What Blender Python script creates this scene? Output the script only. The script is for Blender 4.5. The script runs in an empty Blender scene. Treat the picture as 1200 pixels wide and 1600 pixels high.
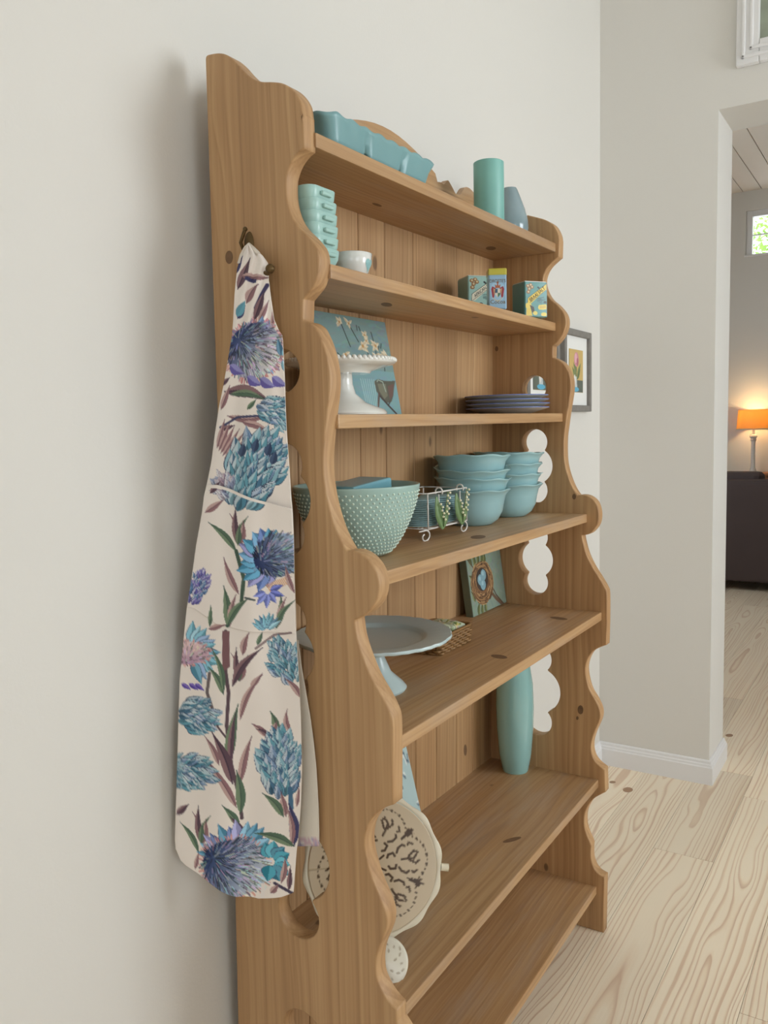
import bpy, bmesh, math, random
import numpy as np
from mathutils import Vector, Matrix

# ------------------------------------------------------------------ camera
F_PX = 1313.32
CAM = np.array([-1.0420, -0.9849, 1.35])
PITCH, ROLL, YAW = 0.10031, 0.02484, 0.56410
_fw = np.array([math.cos(YAW)*math.cos(PITCH), math.sin(YAW)*math.cos(PITCH), -math.sin(PITCH)])
_rt = np.array([math.sin(YAW), -math.cos(YAW), 0.0])
_dn = np.cross(_fw, _rt)
_r = _rt*math.cos(ROLL) + _dn*math.sin(ROLL)
_d = _dn*math.cos(ROLL) - _rt*math.sin(ROLL)
CM = np.array([_r, _d, _fw])
scene = bpy.context.scene
col = scene.collection
cam_d = bpy.data.cameras.new('camera'); cam = bpy.data.objects.new('camera', cam_d); col.objects.link(cam)
cam_d.sensor_fit = 'VERTICAL'; cam_d.sensor_height = 24.0; cam_d.lens = F_PX/1600*24.0
cam_d.clip_start = 0.02; cam_d.clip_end = 100
m = Matrix.Identity(4)
for i in range(3):
    m[i][0] = _r[i]; m[i][1] = -_d[i]; m[i][2] = -_fw[i]; m[i][3] = CAM[i]
cam.matrix_world = m
scene.camera = cam
# ------------------------------------------------------------------ world, light, exposure
vs = scene.view_settings
vs.view_transform = 'Standard'; vs.look = 'None'; vs.gamma = 1.0; vs.exposure = -0.12
vs.use_curve_mapping = False
world = bpy.data.worlds.new('sky'); scene.world = world; world.use_nodes = True
bg = world.node_tree.nodes['Background']; bg.inputs[0].default_value = (0.86, 0.93, 1.0, 1); bg.inputs[1].default_value = 3.0

def area(name, loc, target, sx, sy, power, color):
    l = bpy.data.lights.new(name, 'AREA'); l.shape = 'RECTANGLE'; l.size = sx; l.size_y = sy
    l.energy = power; l.color = color
    o = bpy.data.objects.new(name, l); col.objects.link(o); o.location = loc
    o.rotation_euler = (Vector(target) - Vector(loc)).to_track_quat('-Z', 'Y').to_euler()
    return o
# daylight entering through the two windows of the wall behind the photographer, set in the window openings
area('window_right_offscreen', (1.40, -3.36, 1.75), (1.40, 0, 1.75), 1.4, 1.8, 52, (0.90, 0.955, 1.0))
area('window_left_offscreen', (-1.35, -3.36, 1.75), (-1.35, 0, 1.75), 1.3, 1.8, 6, (1.0, 0.93, 0.83))
sun = bpy.data.lights.new('sun_offscreen', 'SUN'); sun.energy = 4.0; sun.angle = 0.02
so = bpy.data.objects.new('sun_offscreen', sun); col.objects.link(so); so.rotation_euler = Vector((0.25, -0.05, -0.97)).to_track_quat('-Z', 'Y').to_euler()

# ------------------------------------------------------------------ helpers
def ray(px, py): return CM.T @ np.array([(px-600)/F_PX, (py-800)/F_PX, 1.0])
def onx(px, py, x): v = ray(px, py); return CAM + v*(x-CAM[0])/v[0]
def ony(px, py, y): v = ray(px, py); return CAM + v*(y-CAM[1])/v[1]
def onz(px, py, z): v = ray(px, py); return CAM + v*(z-CAM[2])/v[2]
def depth(P): return float((CM @ (np.array(P)-CAM))[2])
def rad(wpx, P): return wpx/2/F_PX*depth(P)
def s2l(c): c = c/255.0; return c/12.92 if c <= 0.04045 else ((c+0.055)/1.055)**2.4
def rgb(r, g, b): return (s2l(r), s2l(g), s2l(b), 1.0)
R = random.Random(7)

def tag(o, label=None, cat=None, group=None, kind=None):
    if label: o['label'] = label
    if cat: o['category'] = cat
    if group: o['group'] = group
    if kind: o['kind'] = kind
    return o
def thing(name, label, cat, loc=(0, 0, 0), rotz=0.0, group=None):
    o = bpy.data.objects.new(name, None); col.objects.link(o); o.empty_display_size = 0.02
    o.location = loc; o.rotation_euler = (0, 0, rotz)
    return tag(o, label, cat, group)
def link(name, me, mat, parent=None, world=False):
    o = bpy.data.objects.new(name, me); col.objects.link(o)
    if mat is not None and len(me.materials) == 0: me.materials.append(mat)
    if parent is not None:
        o.parent = parent
        if world: o.location = -Vector(parent.location)
    return o
def mk(name, v, f, mat, parent=None, smooth=False, world=False, sharp=None):
    me = bpy.data.meshes.new(name); me.from_pydata([tuple(map(float, p)) for p in v], [], f); me.update()
    bm = bmesh.new(); bm.from_mesh(me); bmesh.ops.recalc_face_normals(bm, faces=bm.faces); bm.to_mesh(me); bm.free()
    if smooth:
        me.polygons.foreach_set('use_smooth', [True]*len(me.polygons))
        if sharp: me.set_sharp_from_angle(angle=math.radians(sharp))
    return link(name, me, mat, parent, world)
class MB:
    def __init__(self): self.v = []; self.f = []
    def add(self, v, f):
        n = len(self.v); self.v += [tuple(map(float, p)) for p in v]; self.f += [[i+n for i in q] for q in f]; return self
    def box(self, x0, x1, y0, y1, z0, z1):
        return self.add([(x0,y0,z0),(x1,y0,z0),(x1,y1,z0),(x0,y1,z0),(x0,y0,z1),(x1,y0,z1),(x1,y1,z1),(x0,y1,z1)],
                        [(0,3,2,1),(4,5,6,7),(0,1,5,4),(1,2,6,5),(2,3,7,6),(3,0,4,7)])
    def tube(self, pts, r, n=8, closed=False, taper=None):
        pts = [Vector(p) for p in pts]; k = len(pts); rings = []
        up = Vector((0, 0, 1)); prev = None
        for i, p in enumerate(pts):
            if closed: tdir = pts[(i+1) % k] - pts[i-1]
            else: tdir = pts[min(i+1, k-1)] - pts[max(i-1, 0)]
            tdir.normalize()
            if prev is None:
                a = tdir.cross(up)
                if a.length < 1e-3: a = tdir.cross(Vector((1, 0, 0)))
            else: a = prev - tdir*prev.dot(tdir)
            a.normalize(); prev = a; b = tdir.cross(a)
            rr = r if taper is None else r*taper(i/(k-1))
            rings.append([p + (a*math.cos(2*math.pi*j/n) + b*math.sin(2*math.pi*j/n))*rr for j in range(n)])
        v = [q for ring in rings for q in ring]; f = []
        for i in range(k if closed else k-1):
            for j in range(n):
                f.append([i*n+j, i*n+(j+1) % n, ((i+1) % k)*n+(j+1) % n, ((i+1) % k)*n+j])
        if not closed: f += [list(range(n))[::-1], [(k-1)*n+j for j in range(n)]]
        return self.add(v, f)
    def lathe(self, prof, n=48, mod=None, c=(0, 0, 0)):
        v = []; f = []; k = len(prof)
        for i, (r, z) in enumerate(prof):
            for j in range(n):
                th = 2*math.pi*j/n; rr, zz = (r, z) if mod is None else mod(r, z, th, i)
                v.append((c[0]+rr*math.cos(th), c[1]+rr*math.sin(th), c[2]+zz))
        for i in range(k-1):
            for j in range(n): f.append([i*n+j, i*n+(j+1) % n, (i+1)*n+(j+1) % n, (i+1)*n+j])
        if prof[0][0] > 1e-5: f.append(list(range(n))[::-1])
        if prof[-1][0] > 1e-5: f.append([(k-1)*n+j for j in range(n)])
        return self.add(v, f)
    def ball(self, c, r, n=8, m_=5, sz=1.0):
        prof = [(max(r*math.sin(math.pi*i/m_), 1e-6), -r*sz*math.cos(math.pi*i/m_)) for i in range(m_+1)]
        return self.lathe(prof, n, None, c)
    def build(self, name, mat, parent=None, smooth=False, world=False, sharp=None, weld=True):
        o = mk(name, self.v, self.f, mat, parent, smooth, world, None)
        me = o.data
        if weld:
            bm = bmesh.new(); bm.from_mesh(me); bmesh.ops.remove_doubles(bm, verts=bm.verts, dist=1e-5)
            bmesh.ops.recalc_face_normals(bm, faces=bm.faces); bm.to_mesh(me); bm.free()
            if smooth: me.polygons.foreach_set('use_smooth', [True]*len(me.polygons))
        if smooth and sharp: me.set_sharp_from_angle(angle=math.radians(sharp))
        return o
def bevel(o, w, seg=2, angle=30):
    bm = bmesh.new(); bm.from_mesh(o.data)
    es = [e for e in bm.edges if len(e.link_faces) == 2 and e.calc_face_angle(0) > math.radians(angle)]
    bmesh.ops.bevel(bm, geom=es, offset=w, segments=seg, affect='EDGES', profile=0.6, clamp_overlap=True)
    bm.to_mesh(o.data); bm.free(); return o
def box(name, x0, x1, y0, y1, z0, z1, mat, parent=None, bv=0.0, world=False, seg=2):
    o = MB().box(x0, x1, y0, y1, z0, z1).build(name, mat, parent, world=world)
    if bv: bevel(o, bv, seg)
    return o
def plate2d(name, outer, holes, thick, bev, mat, parent=None, res=2):
    """flat board from a closed 2D outline with holes, thickness along local z"""
    cu = bpy.data.curves.new(name, 'CURVE'); cu.dimensions = '2D'; cu.fill_mode = 'BOTH'
    for loop in [outer]+holes:
        sp = cu.splines.new('POLY'); sp.points.add(len(loop)-1); sp.use_cyclic_u = True
        for p, q in zip(sp.points, loop): p.co = (q[0], q[1], 0, 1)
    cu.extrude = thick/2-bev; cu.bevel_depth = bev; cu.bevel_resolution = res; cu.offset = -bev
    o = bpy.data.objects.new('tmp', cu); col.objects.link(o)
    dg = bpy.context.evaluated_depsgraph_get(); me = bpy.data.meshes.new_from_object(o.evaluated_get(dg))
    bpy.data.objects.remove(o); bpy.data.curves.remove(cu)
    bm = bmesh.new(); bm.from_mesh(me); bmesh.ops.remove_doubles(bm, verts=bm.verts, dist=1e-5); bm.to_mesh(me); bm.free()
    me.materials.clear(); me.name = name
    return link(name, me, mat, parent)
def smooth_loop(pts, sub=4, keep=()):
    """Catmull-Rom through pts (open), corners listed in keep stay sharp"""
    out = []; n = len(pts)
    for i in range(n-1):
        p1, p2 = np.array(pts[i]), np.array(pts[i+1])
        p0 = np.array(pts[i-1]) if i > 0 and i not in keep else p1
        p3 = np.array(pts[i+2]) if i+2 < n and (i+1) not in keep else p2
        for k in range(sub):
            s = k/sub
            q = 0.5*((2*p1)+(-p0+p2)*s+(2*p0-5*p1+4*p2-p3)*s*s+(-p0+3*p1-3*p2+p3)*s**3)
            out.append(tuple(q))
    out.append(tuple(pts[-1])); return out
def copy_tree(root, loc=None, rotz=None):
    r = root.copy(); col.objects.link(r)
    if loc is not None: r.location = loc
    if rotz is not None: r.rotation_euler = (0, 0, rotz)
    for ch in list(root.children):
        c = ch.copy(); col.objects.link(c); c.parent = r
        for g in ch.children:
            e = g.copy(); col.objects.link(e); e.parent = c
    return r

# ------------------------------------------------------------------ materials
def new_mat(name):
    m = bpy.data.materials.new(name); m.use_nodes = True; nt = m.node_tree
    return m, nt, nt.nodes['Principled BSDF']
def plain(name, c, rough=0.5, metal=0.0, coat=0.0, bump=0.0, bscale=60.0, var=0.0, vscale=6.0, emit=None, estr=0.0, sss=0.0):
    m, nt, p = new_mat(name); p.inputs['Base Color'].default_value = c; p.inputs['Roughness'].default_value = rough
    p.inputs['Metallic'].default_value = metal; p.inputs['Coat Weight'].default_value = coat; p.inputs['Coat Roughness'].default_value = 0.08
    if sss: p.inputs['Subsurface Weight'].default_value = sss; p.inputs['Subsurface Radius'].default_value = (0.01, 0.01, 0.01)
    tc = nt.nodes.new('ShaderNodeTexCoord')
    if var:
        nz = nt.nodes.new('ShaderNodeTexNoise'); nz.inputs['Scale'].default_value = vscale; nz.inputs['Detail'].default_value = 4
        nt.links.new(tc.outputs['Object'], nz.inputs['Vector'])
        mx = nt.nodes.new('ShaderNodeMix'); mx.data_type = 'RGBA'
        mx.inputs[6].default_value = tuple(x*(1-var) for x in c[:3])+(1,); mx.inputs[7].default_value = tuple(min(1, x*(1+var)) for x in c[:3])+(1,)
        nt.links.new(nz.outputs['Fac'], mx.inputs[0]); nt.links.new(mx.outputs[2], p.inputs['Base Color'])
    if bump:
        nb = nt.nodes.new('ShaderNodeTexNoise'); nb.inputs['Scale'].default_value = bscale; nb.inputs['Detail'].default_value = 3
        nt.links.new(tc.outputs['Object'], nb.inputs['Vector'])
        b = nt.nodes.new('ShaderNodeBump'); b.inputs['Strength'].default_value = bump; b.inputs['Distance'].default_value = 0.002
        nt.links.new(nb.outputs['Fac'], b.inputs['Height']); nt.links.new(b.outputs['Normal'], p.inputs['Normal'])
    if emit: p.inputs['Emission Color'].default_value = emit; p.inputs['Emission Strength'].default_value = estr
    return m
def vcol_mat(name, rough=0.6, coat=0.0, bump=0.0, bscale=300):
    m, nt, p = new_mat(name); a = nt.nodes.new('ShaderNodeVertexColor'); a.layer_name = 'Col'
    nt.links.new(a.outputs['Color'], p.inputs['Base Color']); p.inputs['Roughness'].default_value = rough; p.inputs['Coat Weight'].default_value = coat
    if bump:
        tc = nt.nodes.new('ShaderNodeTexCoord'); nb = nt.nodes.new('ShaderNodeTexNoise'); nb.inputs['Scale'].default_value = bscale
        nt.links.new(tc.outputs['Object'], nb.inputs['Vector']); b = nt.nodes.new('ShaderNodeBump')
        b.inputs['Strength'].default_value = bump; b.inputs['Distance'].default_value = 0.001
        nt.links.new(nb.outputs['Fac'], b.inputs['Height']); nt.links.new(b.outputs['Normal'], p.inputs['Normal'])
    return m
class NT:
    """tiny helper to chain math nodes"""
    def __init__(s, nt): s.nt = nt
    def m(s, op, a, b=None, c=None):
        n = s.nt.nodes.new('ShaderNodeMath'); n.operation = op
        for i, x in enumerate((a, b, c)):
            if x is None: continue
            if isinstance(x, (int, float)): n.inputs[i].default_value = x
            else: s.nt.links.new(x, n.inputs[i])
        return n.outputs[0]
    def vec(s, x, y, z):
        n = s.nt.nodes.new('ShaderNodeCombineXYZ')
        for i, q in enumerate((x, y, z)):
            if isinstance(q, (int, float)): n.inputs[i].default_value = q
            else: s.nt.links.new(q, n.inputs[i])
        return n.outputs[0]
    def noise(s, v, scale=1.0, detail=2.0, rough=0.5):
        n = s.nt.nodes.new('ShaderNodeTexNoise'); n.inputs['Scale'].default_value = scale
        n.inputs['Detail'].default_value = detail; n.inputs['Roughness'].default_value = rough
        s.nt.links.new(v, n.inputs['Vector']); return n.outputs['Fac']
    def ramp(s, f, stops):
        n = s.nt.nodes.new('ShaderNodeValToRGB'); r = n.color_ramp
        while len(r.elements) < len(stops): r.elements.new(0.5)
        for e, (p, c) in zip(r.elements, stops): e.position = p; e.color = c
        s.nt.links.new(f, n.inputs[0]); return n.outputs[0]
    def mix(s, f, a, b, mode='MIX'):
        n = s.nt.nodes.new('ShaderNodeMix'); n.data_type = 'RGBA'; n.blend_type = mode
        for i, x in ((0, f), (6, a), (7, b)):
            if isinstance(x, (int, float)): n.inputs[i].default_value = x
            elif isinstance(x, tuple): n.inputs[i].default_value = x
            else: s.nt.links.new(x, n.inputs[i])
        return n.outputs[2]
def wood(name, light, mid, dark, along='Z', rings=55.0, warp=0.05, slope=0.10, contrast=1.0, fine=0.5, knots=0.0, rough=0.55, sharp=False, coat=0.0, wash=0.0):
    m, nt, p = new_mat(name); N = NT(nt)
    tc = nt.nodes.new('ShaderNodeTexCoord'); oi = nt.nodes.new('ShaderNodeObjectInfo')
    sep = nt.nodes.new('ShaderNodeSeparateXYZ'); nt.links.new(tc.outputs['Object'], sep.inputs[0])
    X, Y, Z = sep.outputs
    a, b, c = {'Z': (Z, X, Y), 'X': (X, Y, Z), 'Y': (Y, X, Z)}[along]
    rnd = oi.outputs['Random']
    a = N.m('ADD', a, N.m('MULTIPLY', rnd, 17.3))
    off = N.m('MULTIPLY', N.m('SUBTRACT', N.m('FRACT', N.m('MULTIPLY', rnd, 7.77)), 0.5), 0.10)
    b2 = N.m('ADD', N.m('ADD', b, c), off) if along != 'X' else N.m('ADD', N.m('ADD', b, N.m('MULTIPLY', c, 0.6)), off)
    n1 = N.noise(N.vec(N.m('MULTIPLY', a, 0.9), N.m('MULTIPLY', b, 4.0), N.m('MULTIPLY', c, 4.0)), 1.0, 2.0)
    n2 = N.noise(N.vec(N.m('MULTIPLY', a, 2.6), N.m('MULTIPLY', b, 12.0), N.m('MULTIPLY', c, 12.0)), 1.0, 3.0)
    bb = N.m('ADD', b2, N.m('MULTIPLY', N.m('SUBTRACT', n1, 0.5), warp))
    h = N.m('ADD', N.m('MULTIPLY', N.m('SUBTRACT', n1, 0.5), slope*4), N.m('MULTIPLY', N.m('SUBTRACT', N.noise(N.vec(N.m('MULTIPLY', a, 0.55), 3.1, N.m('MULTIPLY', rnd, 31.0)), 1.0, 1.0), 0.5), slope*3))
    r = N.m('SQRT', N.m('ADD', N.m('MULTIPLY', bb, bb), N.m('ADD', N.m('MULTIPLY', h, h), 0.0006)))
    r = N.m('ADD', r, N.m('MULTIPLY', N.m('SUBTRACT', n2, 0.5), 0.012))
    rj = N.m('ADD', N.m('MULTIPLY', r, rings), N.m('MULTIPLY', N.noise(N.vec(N.m('MULTIPLY', r, rings*0.45), N.m('MULTIPLY', rnd, 40.0), N.m('MULTIPLY', a, 0.2)), 1.0, 2.0), 3.2 if sharp else 3.5))
    fr = N.m('FRACT', rj)
    if sharp: band = N.ramp(fr, [(0.0, (0.25, 0.25, 0.25, 1)), (0.10, (0, 0, 0, 1)), (0.60, (0.06, 0.06, 0.06, 1)), (0.80, (0.7, 0.7, 0.7, 1)), (0.94, (0.95, 0.95, 0.95, 1)), (1.0, (0.25, 0.25, 0.25, 1))])
    else:
        sm = N.noise(N.vec(N.m('MULTIPLY', r, rings*1.6), N.m('MULTIPLY', a, 0.5), N.m('MULTIPLY', rnd, 23.0)), 1.0, 3.0, 0.6)
        band = N.m('ADD', N.m('MULTIPLY', N.ramp(fr, [(0.0, (0.2, 0.2, 0.2, 1)), (0.15, (0, 0, 0, 1)), (0.75, (0.5, 0.5, 0.5, 1)), (0.9, (0.8, 0.8, 0.8, 1)), (1.0, (0.2, 0.2, 0.2, 1))]), 0.38), N.m('MULTIPLY', sm, 0.75))
    fine_n = N.noise(N.vec(N.m('MULTIPLY', a, 3.0), N.m('MULTIPLY', b, 210.0), N.m('MULTIPLY', c, 210.0)), 1.0, 2.0)
    big = N.noise(N.vec(N.m('MULTIPLY', a, 1.1), N.m('MULTIPLY', b, 7.0), N.m('MULTIPLY', c, 7.0)), 1.0, 3.0)
    f = N.m('MULTIPLY', band, contrast)
    f = N.m('ADD', f, N.m('MULTIPLY', N.m('SUBTRACT', fine_n, 0.5), fine))
    f = N.m('ADD', f, N.m('MULTIPLY', N.m('SUBTRACT', big, 0.5), 0.9))
    cl = N.ramp(f, [(0.0, light), (0.45, mid), (1.0, dark)])
    tone = N.m('ADD', 0.90, N.m('MULTIPLY', rnd, 0.18))
    tn = nt.nodes.new('ShaderNodeVectorMath'); tn.operation = 'SCALE'; nt.links.new(cl, tn.inputs[0]); nt.links.new(tone, tn.inputs['Scale'])
    out = tn.outputs[0]
    if wash:
        wn = N.ramp(N.noise(N.vec(N.m('MULTIPLY', a, 3.0), N.m('MULTIPLY', b, 16.0), N.m('MULTIPLY', c, 16.0)), 1.0, 4.0, 0.65), [(0.48, (0, 0, 0, 1)), (0.75, (1, 1, 1, 1))])
        out = N.mix(N.m('MULTIPLY', wn, wash), out, rgb(172, 160, 148))
    if knots:
        vo = nt.nodes.new('ShaderNodeTexVoronoi'); vo.feature = 'F1'; vo.inputs['Scale'].default_value = 1.0
        nt.links.new(N.vec(N.m('MULTIPLY', a, 4.2), N.m('MULTIPLY', b, 7.5), N.m('MULTIPLY', c, 7.5)), vo.inputs['Vector'])
        kn = N.ramp(vo.outputs['Distance'], [(0.0, (1, 1, 1, 1)), (knots*0.75, (0.8, 0.8, 0.8, 1)), (knots, (0, 0, 0, 1))])
        out = N.mix(N.m('MULTIPLY', kn, 0.75), out, rgb(70, 45, 28))
    nt.links.new(out, p.inputs['Base Color']); p.inputs['Roughness'].default_value = rough; p.inputs['Coat Weight'].default_value = coat; p.inputs['Coat Roughness'].default_value = 0.3
    bu = nt.nodes.new('ShaderNodeBump'); bu.inputs['Strength'].default_value = 0.25; bu.inputs['Distance'].default_value = 0.0012
    nt.links.new(N.m('ADD', band, fine_n), bu.inputs['Height']); nt.links.new(bu.outputs['Normal'], p.inputs['Normal'])
    return m
PL, PM, PD = rgb(200, 163, 119), rgb(177, 138, 95), rgb(137, 99, 65)
M = {}
M['wood_v'] = wood('pine_vertical', PL, PM, PD, 'Z', 48, 0.08, 0.11, 0.8, 0.45, 0.055, 0.5)
M['wood_x'] = wood('pine_along_shelf', PL, PM, PD, 'X', 70, 0.06, 0.06, 0.75, 0.6, 0.06, 0.45, wash=0.40)
M['board'] = wood('pine_back_boards', PL, PM, PD, 'Z', 70, 0.05, 0.06, 0.75, 0.5, 0.085, 0.55)
M['floor'] = wood('whitewashed_pine_floor', rgb(246, 230, 204), rgb(240, 219, 190), rgb(212, 178, 148), 'X', 82, 0.035, 0.07, 0.9, 0.12, 0.018, 0.32, sharp=True, coat=0.15)
M['wall'] = plain('warm_white_wall_paint', rgb(222, 219, 212), 0.65, bump=0.12, bscale=220, var=0.015, vscale=2)
M['ceiling'] = plain('ceiling_white', rgb(235, 232, 225), 0.7, bump=0.05)
M['trim'] = plain('white_gloss_trim', rgb(232, 231, 230), 0.3, var=0.01)
M['dark'] = plain('brown_wood', rgb(128, 100, 72), 0.8, var=0.1)
M['teal'] = plain('teal_glaze', rgb(124, 166, 169), 0.34, coat=0.12, var=0.07, vscale=14)
M['bowl'] = plain('blue_teal_glaze', rgb(158, 197, 200), 0.24, coat=0.3, var=0.06, vscale=12)
M['seafoam'] = plain('seafoam_glaze', rgb(166, 204, 196), 0.3, coat=0.12, var=0.06, vscale=20)
M['hob'] = plain('celadon_glaze', rgb(160, 190, 182), 0.25, coat=0.3, var=0.06, vscale=12)
M['hobdot'] = plain('celadon_pale_dots', rgb(206, 224, 210), 0.35, var=0.05)  # raised dots paler than the bowl body
M['candle'] = plain('teal_wax', rgb(128, 186, 176), 0.42, var=0.05, vscale=18, sss=0.15)
M['slate'] = plain('slate_blue_glaze', rgb(134, 156, 162), 0.1, coat=0.7, var=0.12, vscale=22)
M['milk'] = plain('milk_glass_white', rgb(232, 232, 226), 0.12, coat=0.5, var=0.02)
M['paleteal'] = plain('pale_blue_grey_glaze', rgb(190, 208, 208), 0.28, coat=0.25, var=0.05, vscale=9)
M['vase'] = plain('sea_green_glaze', rgb(146, 192, 188), 0.12, coat=0.6, var=0.05, vscale=10)
M['cobalt'] = plain('cobalt_rim_enamel', rgb(112, 132, 190), 0.2, coat=0.3, var=0.05)
M['greyplate'] = plain('grey_plate_glaze', rgb(196, 194, 188), 0.22, coat=0.3, var=0.1)
M['brass'] = plain('aged_brass', rgb(98, 78, 48), 0.42, metal=0.7, var=0.2, vscale=60)
M['wire'] = plain('white_wire', rgb(226, 222, 214), 0.4, var=0.02)
M['leaf'] = plain('painted_metal_leaf', rgb(118, 146, 96), 0.45, var=0.15, vscale=80)
M['pearl'] = plain('cream_flower_bead', rgb(244, 240, 206), 0.35, var=0.02)
M['coaster'] = plain('woven_teal_coaster', rgb(150, 182, 186), 0.7, bump=0.4, bscale=900, var=0.15, vscale=200)
M['rattan'] = plain('brown_rattan', rgb(142, 106, 62), 0.55, var=0.3, vscale=90, bump=0.2)
M['straw'] = plain('woven_straw', rgb(206, 158, 116), 0.65, bump=0.5, bscale=500, var=0.15, vscale=120)
M['cream'] = plain('cream_enamel', rgb(224, 214, 190), 0.3, coat=0.2, var=0.03)
M['greyframe'] = plain('weathered_grey_wood', rgb(128, 124, 118), 0.6, bump=0.3, bscale=80, var=0.2, vscale=40)
M['mat'] = plain('white_picture_mat', rgb(236, 236, 232), 0.7, var=0.01)
M['glass'] = None
M['sofa'] = plain('dark_brown_upholstery', rgb(74, 61, 59), 0.75, bump=0.3, bscale=300, var=0.08)
M['lining'] = plain('cream_cotton_lining', rgb(222, 212, 198), 0.85, bump=0.25, bscale=700, var=0.02)
M['print'] = vcol_mat('printed_cotton', 0.85, 0, 0.2, 900)
M['paint'] = vcol_mat('painted_canvas', 0.55, 0, 0.25, 260)
M['tinprint'] = vcol_mat('printed_tin', 0.3, 0.2)
M['art'] = vcol_mat('printed_paper', 0.5)
M['ink'] = plain('dark_ink', rgb(40, 38, 42), 0.5, var=0.05)
M['ochre'] = plain('ochre_ink', rgb(112, 92, 40), 0.5, var=0.05)

# ------------------------------------------------------------------ paint canvas for prints (flat colour only)
class Canvas:
    def __init__(s, x0, y0, x1, y1, k, bgc):
        s.x0, s.y0, s.k = x0, y0, k; s.w = int((x1-x0)*k)+1; s.h = int((y1-y0)*k)+1
        s.a = np.empty((s.h, s.w, 3)); s.a[:] = bgc
    def _box(s, xs, ys, pad=1):
        i0 = max(0, int((min(xs)-s.x0)*s.k)-pad); i1 = min(s.w, int((max(xs)-s.x0)*s.k)+pad+2)
        j0 = max(0, int((min(ys)-s.y0)*s.k)-pad); j1 = min(s.h, int((max(ys)-s.y0)*s.k)+pad+2)
        if i1 <= i0 or j1 <= j0: return None
        gx, gy = np.meshgrid(np.arange(i0, i1)/s.k+s.x0, np.arange(j0, j1)/s.k+s.y0)
        return i0, i1, j0, j1, gx, gy
    def _put(s, bx, mask, c):
        i0, i1, j0, j1 = bx[:4]; sub = s.a[j0:j1, i0:i1]; mk_ = mask[..., None]
        s.a[j0:j1, i0:i1] = sub*(1-mk_)+np.asarray(c)*mk_
    def poly(s, pts, c, c2=None, p0=None, p1=None, al=1.0):
        xs = [p[0] for p in pts]; ys = [p[1] for p in pts]; bx = s._box(xs, ys)
        if bx is None: return
        gx, gy = bx[4], bx[5]; ins = np.zeros(gx.shape, bool); n = len(pts)
        for i in range(n):
            xa, ya = pts[i]; xb, yb = pts[(i+1) % n]
            if ya == yb: continue
            cnd = ((ya > gy) != (yb > gy)) & (gx < (xb-xa)*(gy-ya)/(yb-ya)+xa); ins ^= cnd
        if c2 is not None:
            p0 = p0 or pts[0]; p1 = p1 or pts[len(pts)//2]
            dx, dy = p1[0]-p0[0], p1[1]-p0[1]; q = np.clip(((gx-p0[0])*dx+(gy-p0[1])*dy)/(dx*dx+dy*dy+1e-9), 0, 1)[..., None]
            c = np.asarray(c)*(1-q)+np.asarray(c2)*q
        s._put(bx, ins*al, c)
    def ell(s, cx, cy, rx, ry, c, ang=0.0, al=1.0):
        pts = [(cx+rx*math.cos(t)*math.cos(ang)-ry*math.sin(t)*math.sin(ang), cy+rx*math.cos(t)*math.sin(ang)+ry*math.sin(t)*math.cos(ang)) for t in np.linspace(0, 2*math.pi, 28)[:-1]]
        s.poly(pts, c, al=al)
    def line(s, pts, w, c, al=1.0):
        for (xa, ya), (xb, yb) in zip(pts[:-1], pts[1:]):
            bx = s._box([xa-w, xa+w, xb-w, xb+w], [ya-w, ya+w, yb-w, yb+w])
            if bx is None: continue
            gx, gy = bx[4], bx[5]; dx, dy = xb-xa, yb-ya
            q = np.clip(((gx-xa)*dx+(gy-ya)*dy)/(dx*dx+dy*dy+1e-9), 0, 1)
            dd = np.hypot(gx-xa-q*dx, gy-ya-q*dy); s._put(bx, np.clip((w/2-dd)*s.k+0.5, 0, 1)*al, c)
    def leaf(s, x0, y0, x1, y1, w, c, c2, bend=0.0, vein=None):
        dx, dy = x1-x0, y1-y0; nx, ny = -dy, dx; L = math.hypot(dx, dy)+1e-9; nx /= L; ny /= L
        A, B, Cn = [], [], []
        for i in range(13):
            q = i/12; ww = w*math.sin(math.pi*q**0.8)*0.5*(1.05-0.35*q); o = bend*math.sin(math.pi*q)
            x, y = x0+dx*q+nx*o, y0+dy*q+ny*o
            A.append((x+nx*ww, y+ny*ww)); B.append((x-nx*ww, y-ny*ww)); Cn.append((x, y))
        s.poly(A+Cn[::-1], c); s.poly(B+Cn[::-1], c2)
        if vein is not None: s.line(Cn, max(0.8, w*0.10), vein)
    def sample(s, x, y):
        i = np.clip((np.asarray(x)-s.x0)*s.k, 0, s.w-1.001); j = np.clip((np.asarray(y)-s.y0)*s.k, 0, s.h-1.001)
        i0 = i.astype(int); j0 = j.astype(int); fx = (i-i0)[..., None]; fy = (j-j0)[..., None]; a = s.a
        return (a[j0, i0]*(1-fx)+a[j0, i0+1]*fx)*(1-fy)+(a[j0+1, i0]*(1-fx)+a[j0+1, i0+1]*fx)*fy
def lin(a):
    a = np.clip(a/255.0, 0, 1); return np.where(a <= 0.04045, a/12.92, ((a+0.055)/1.055)**2.4)
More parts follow.
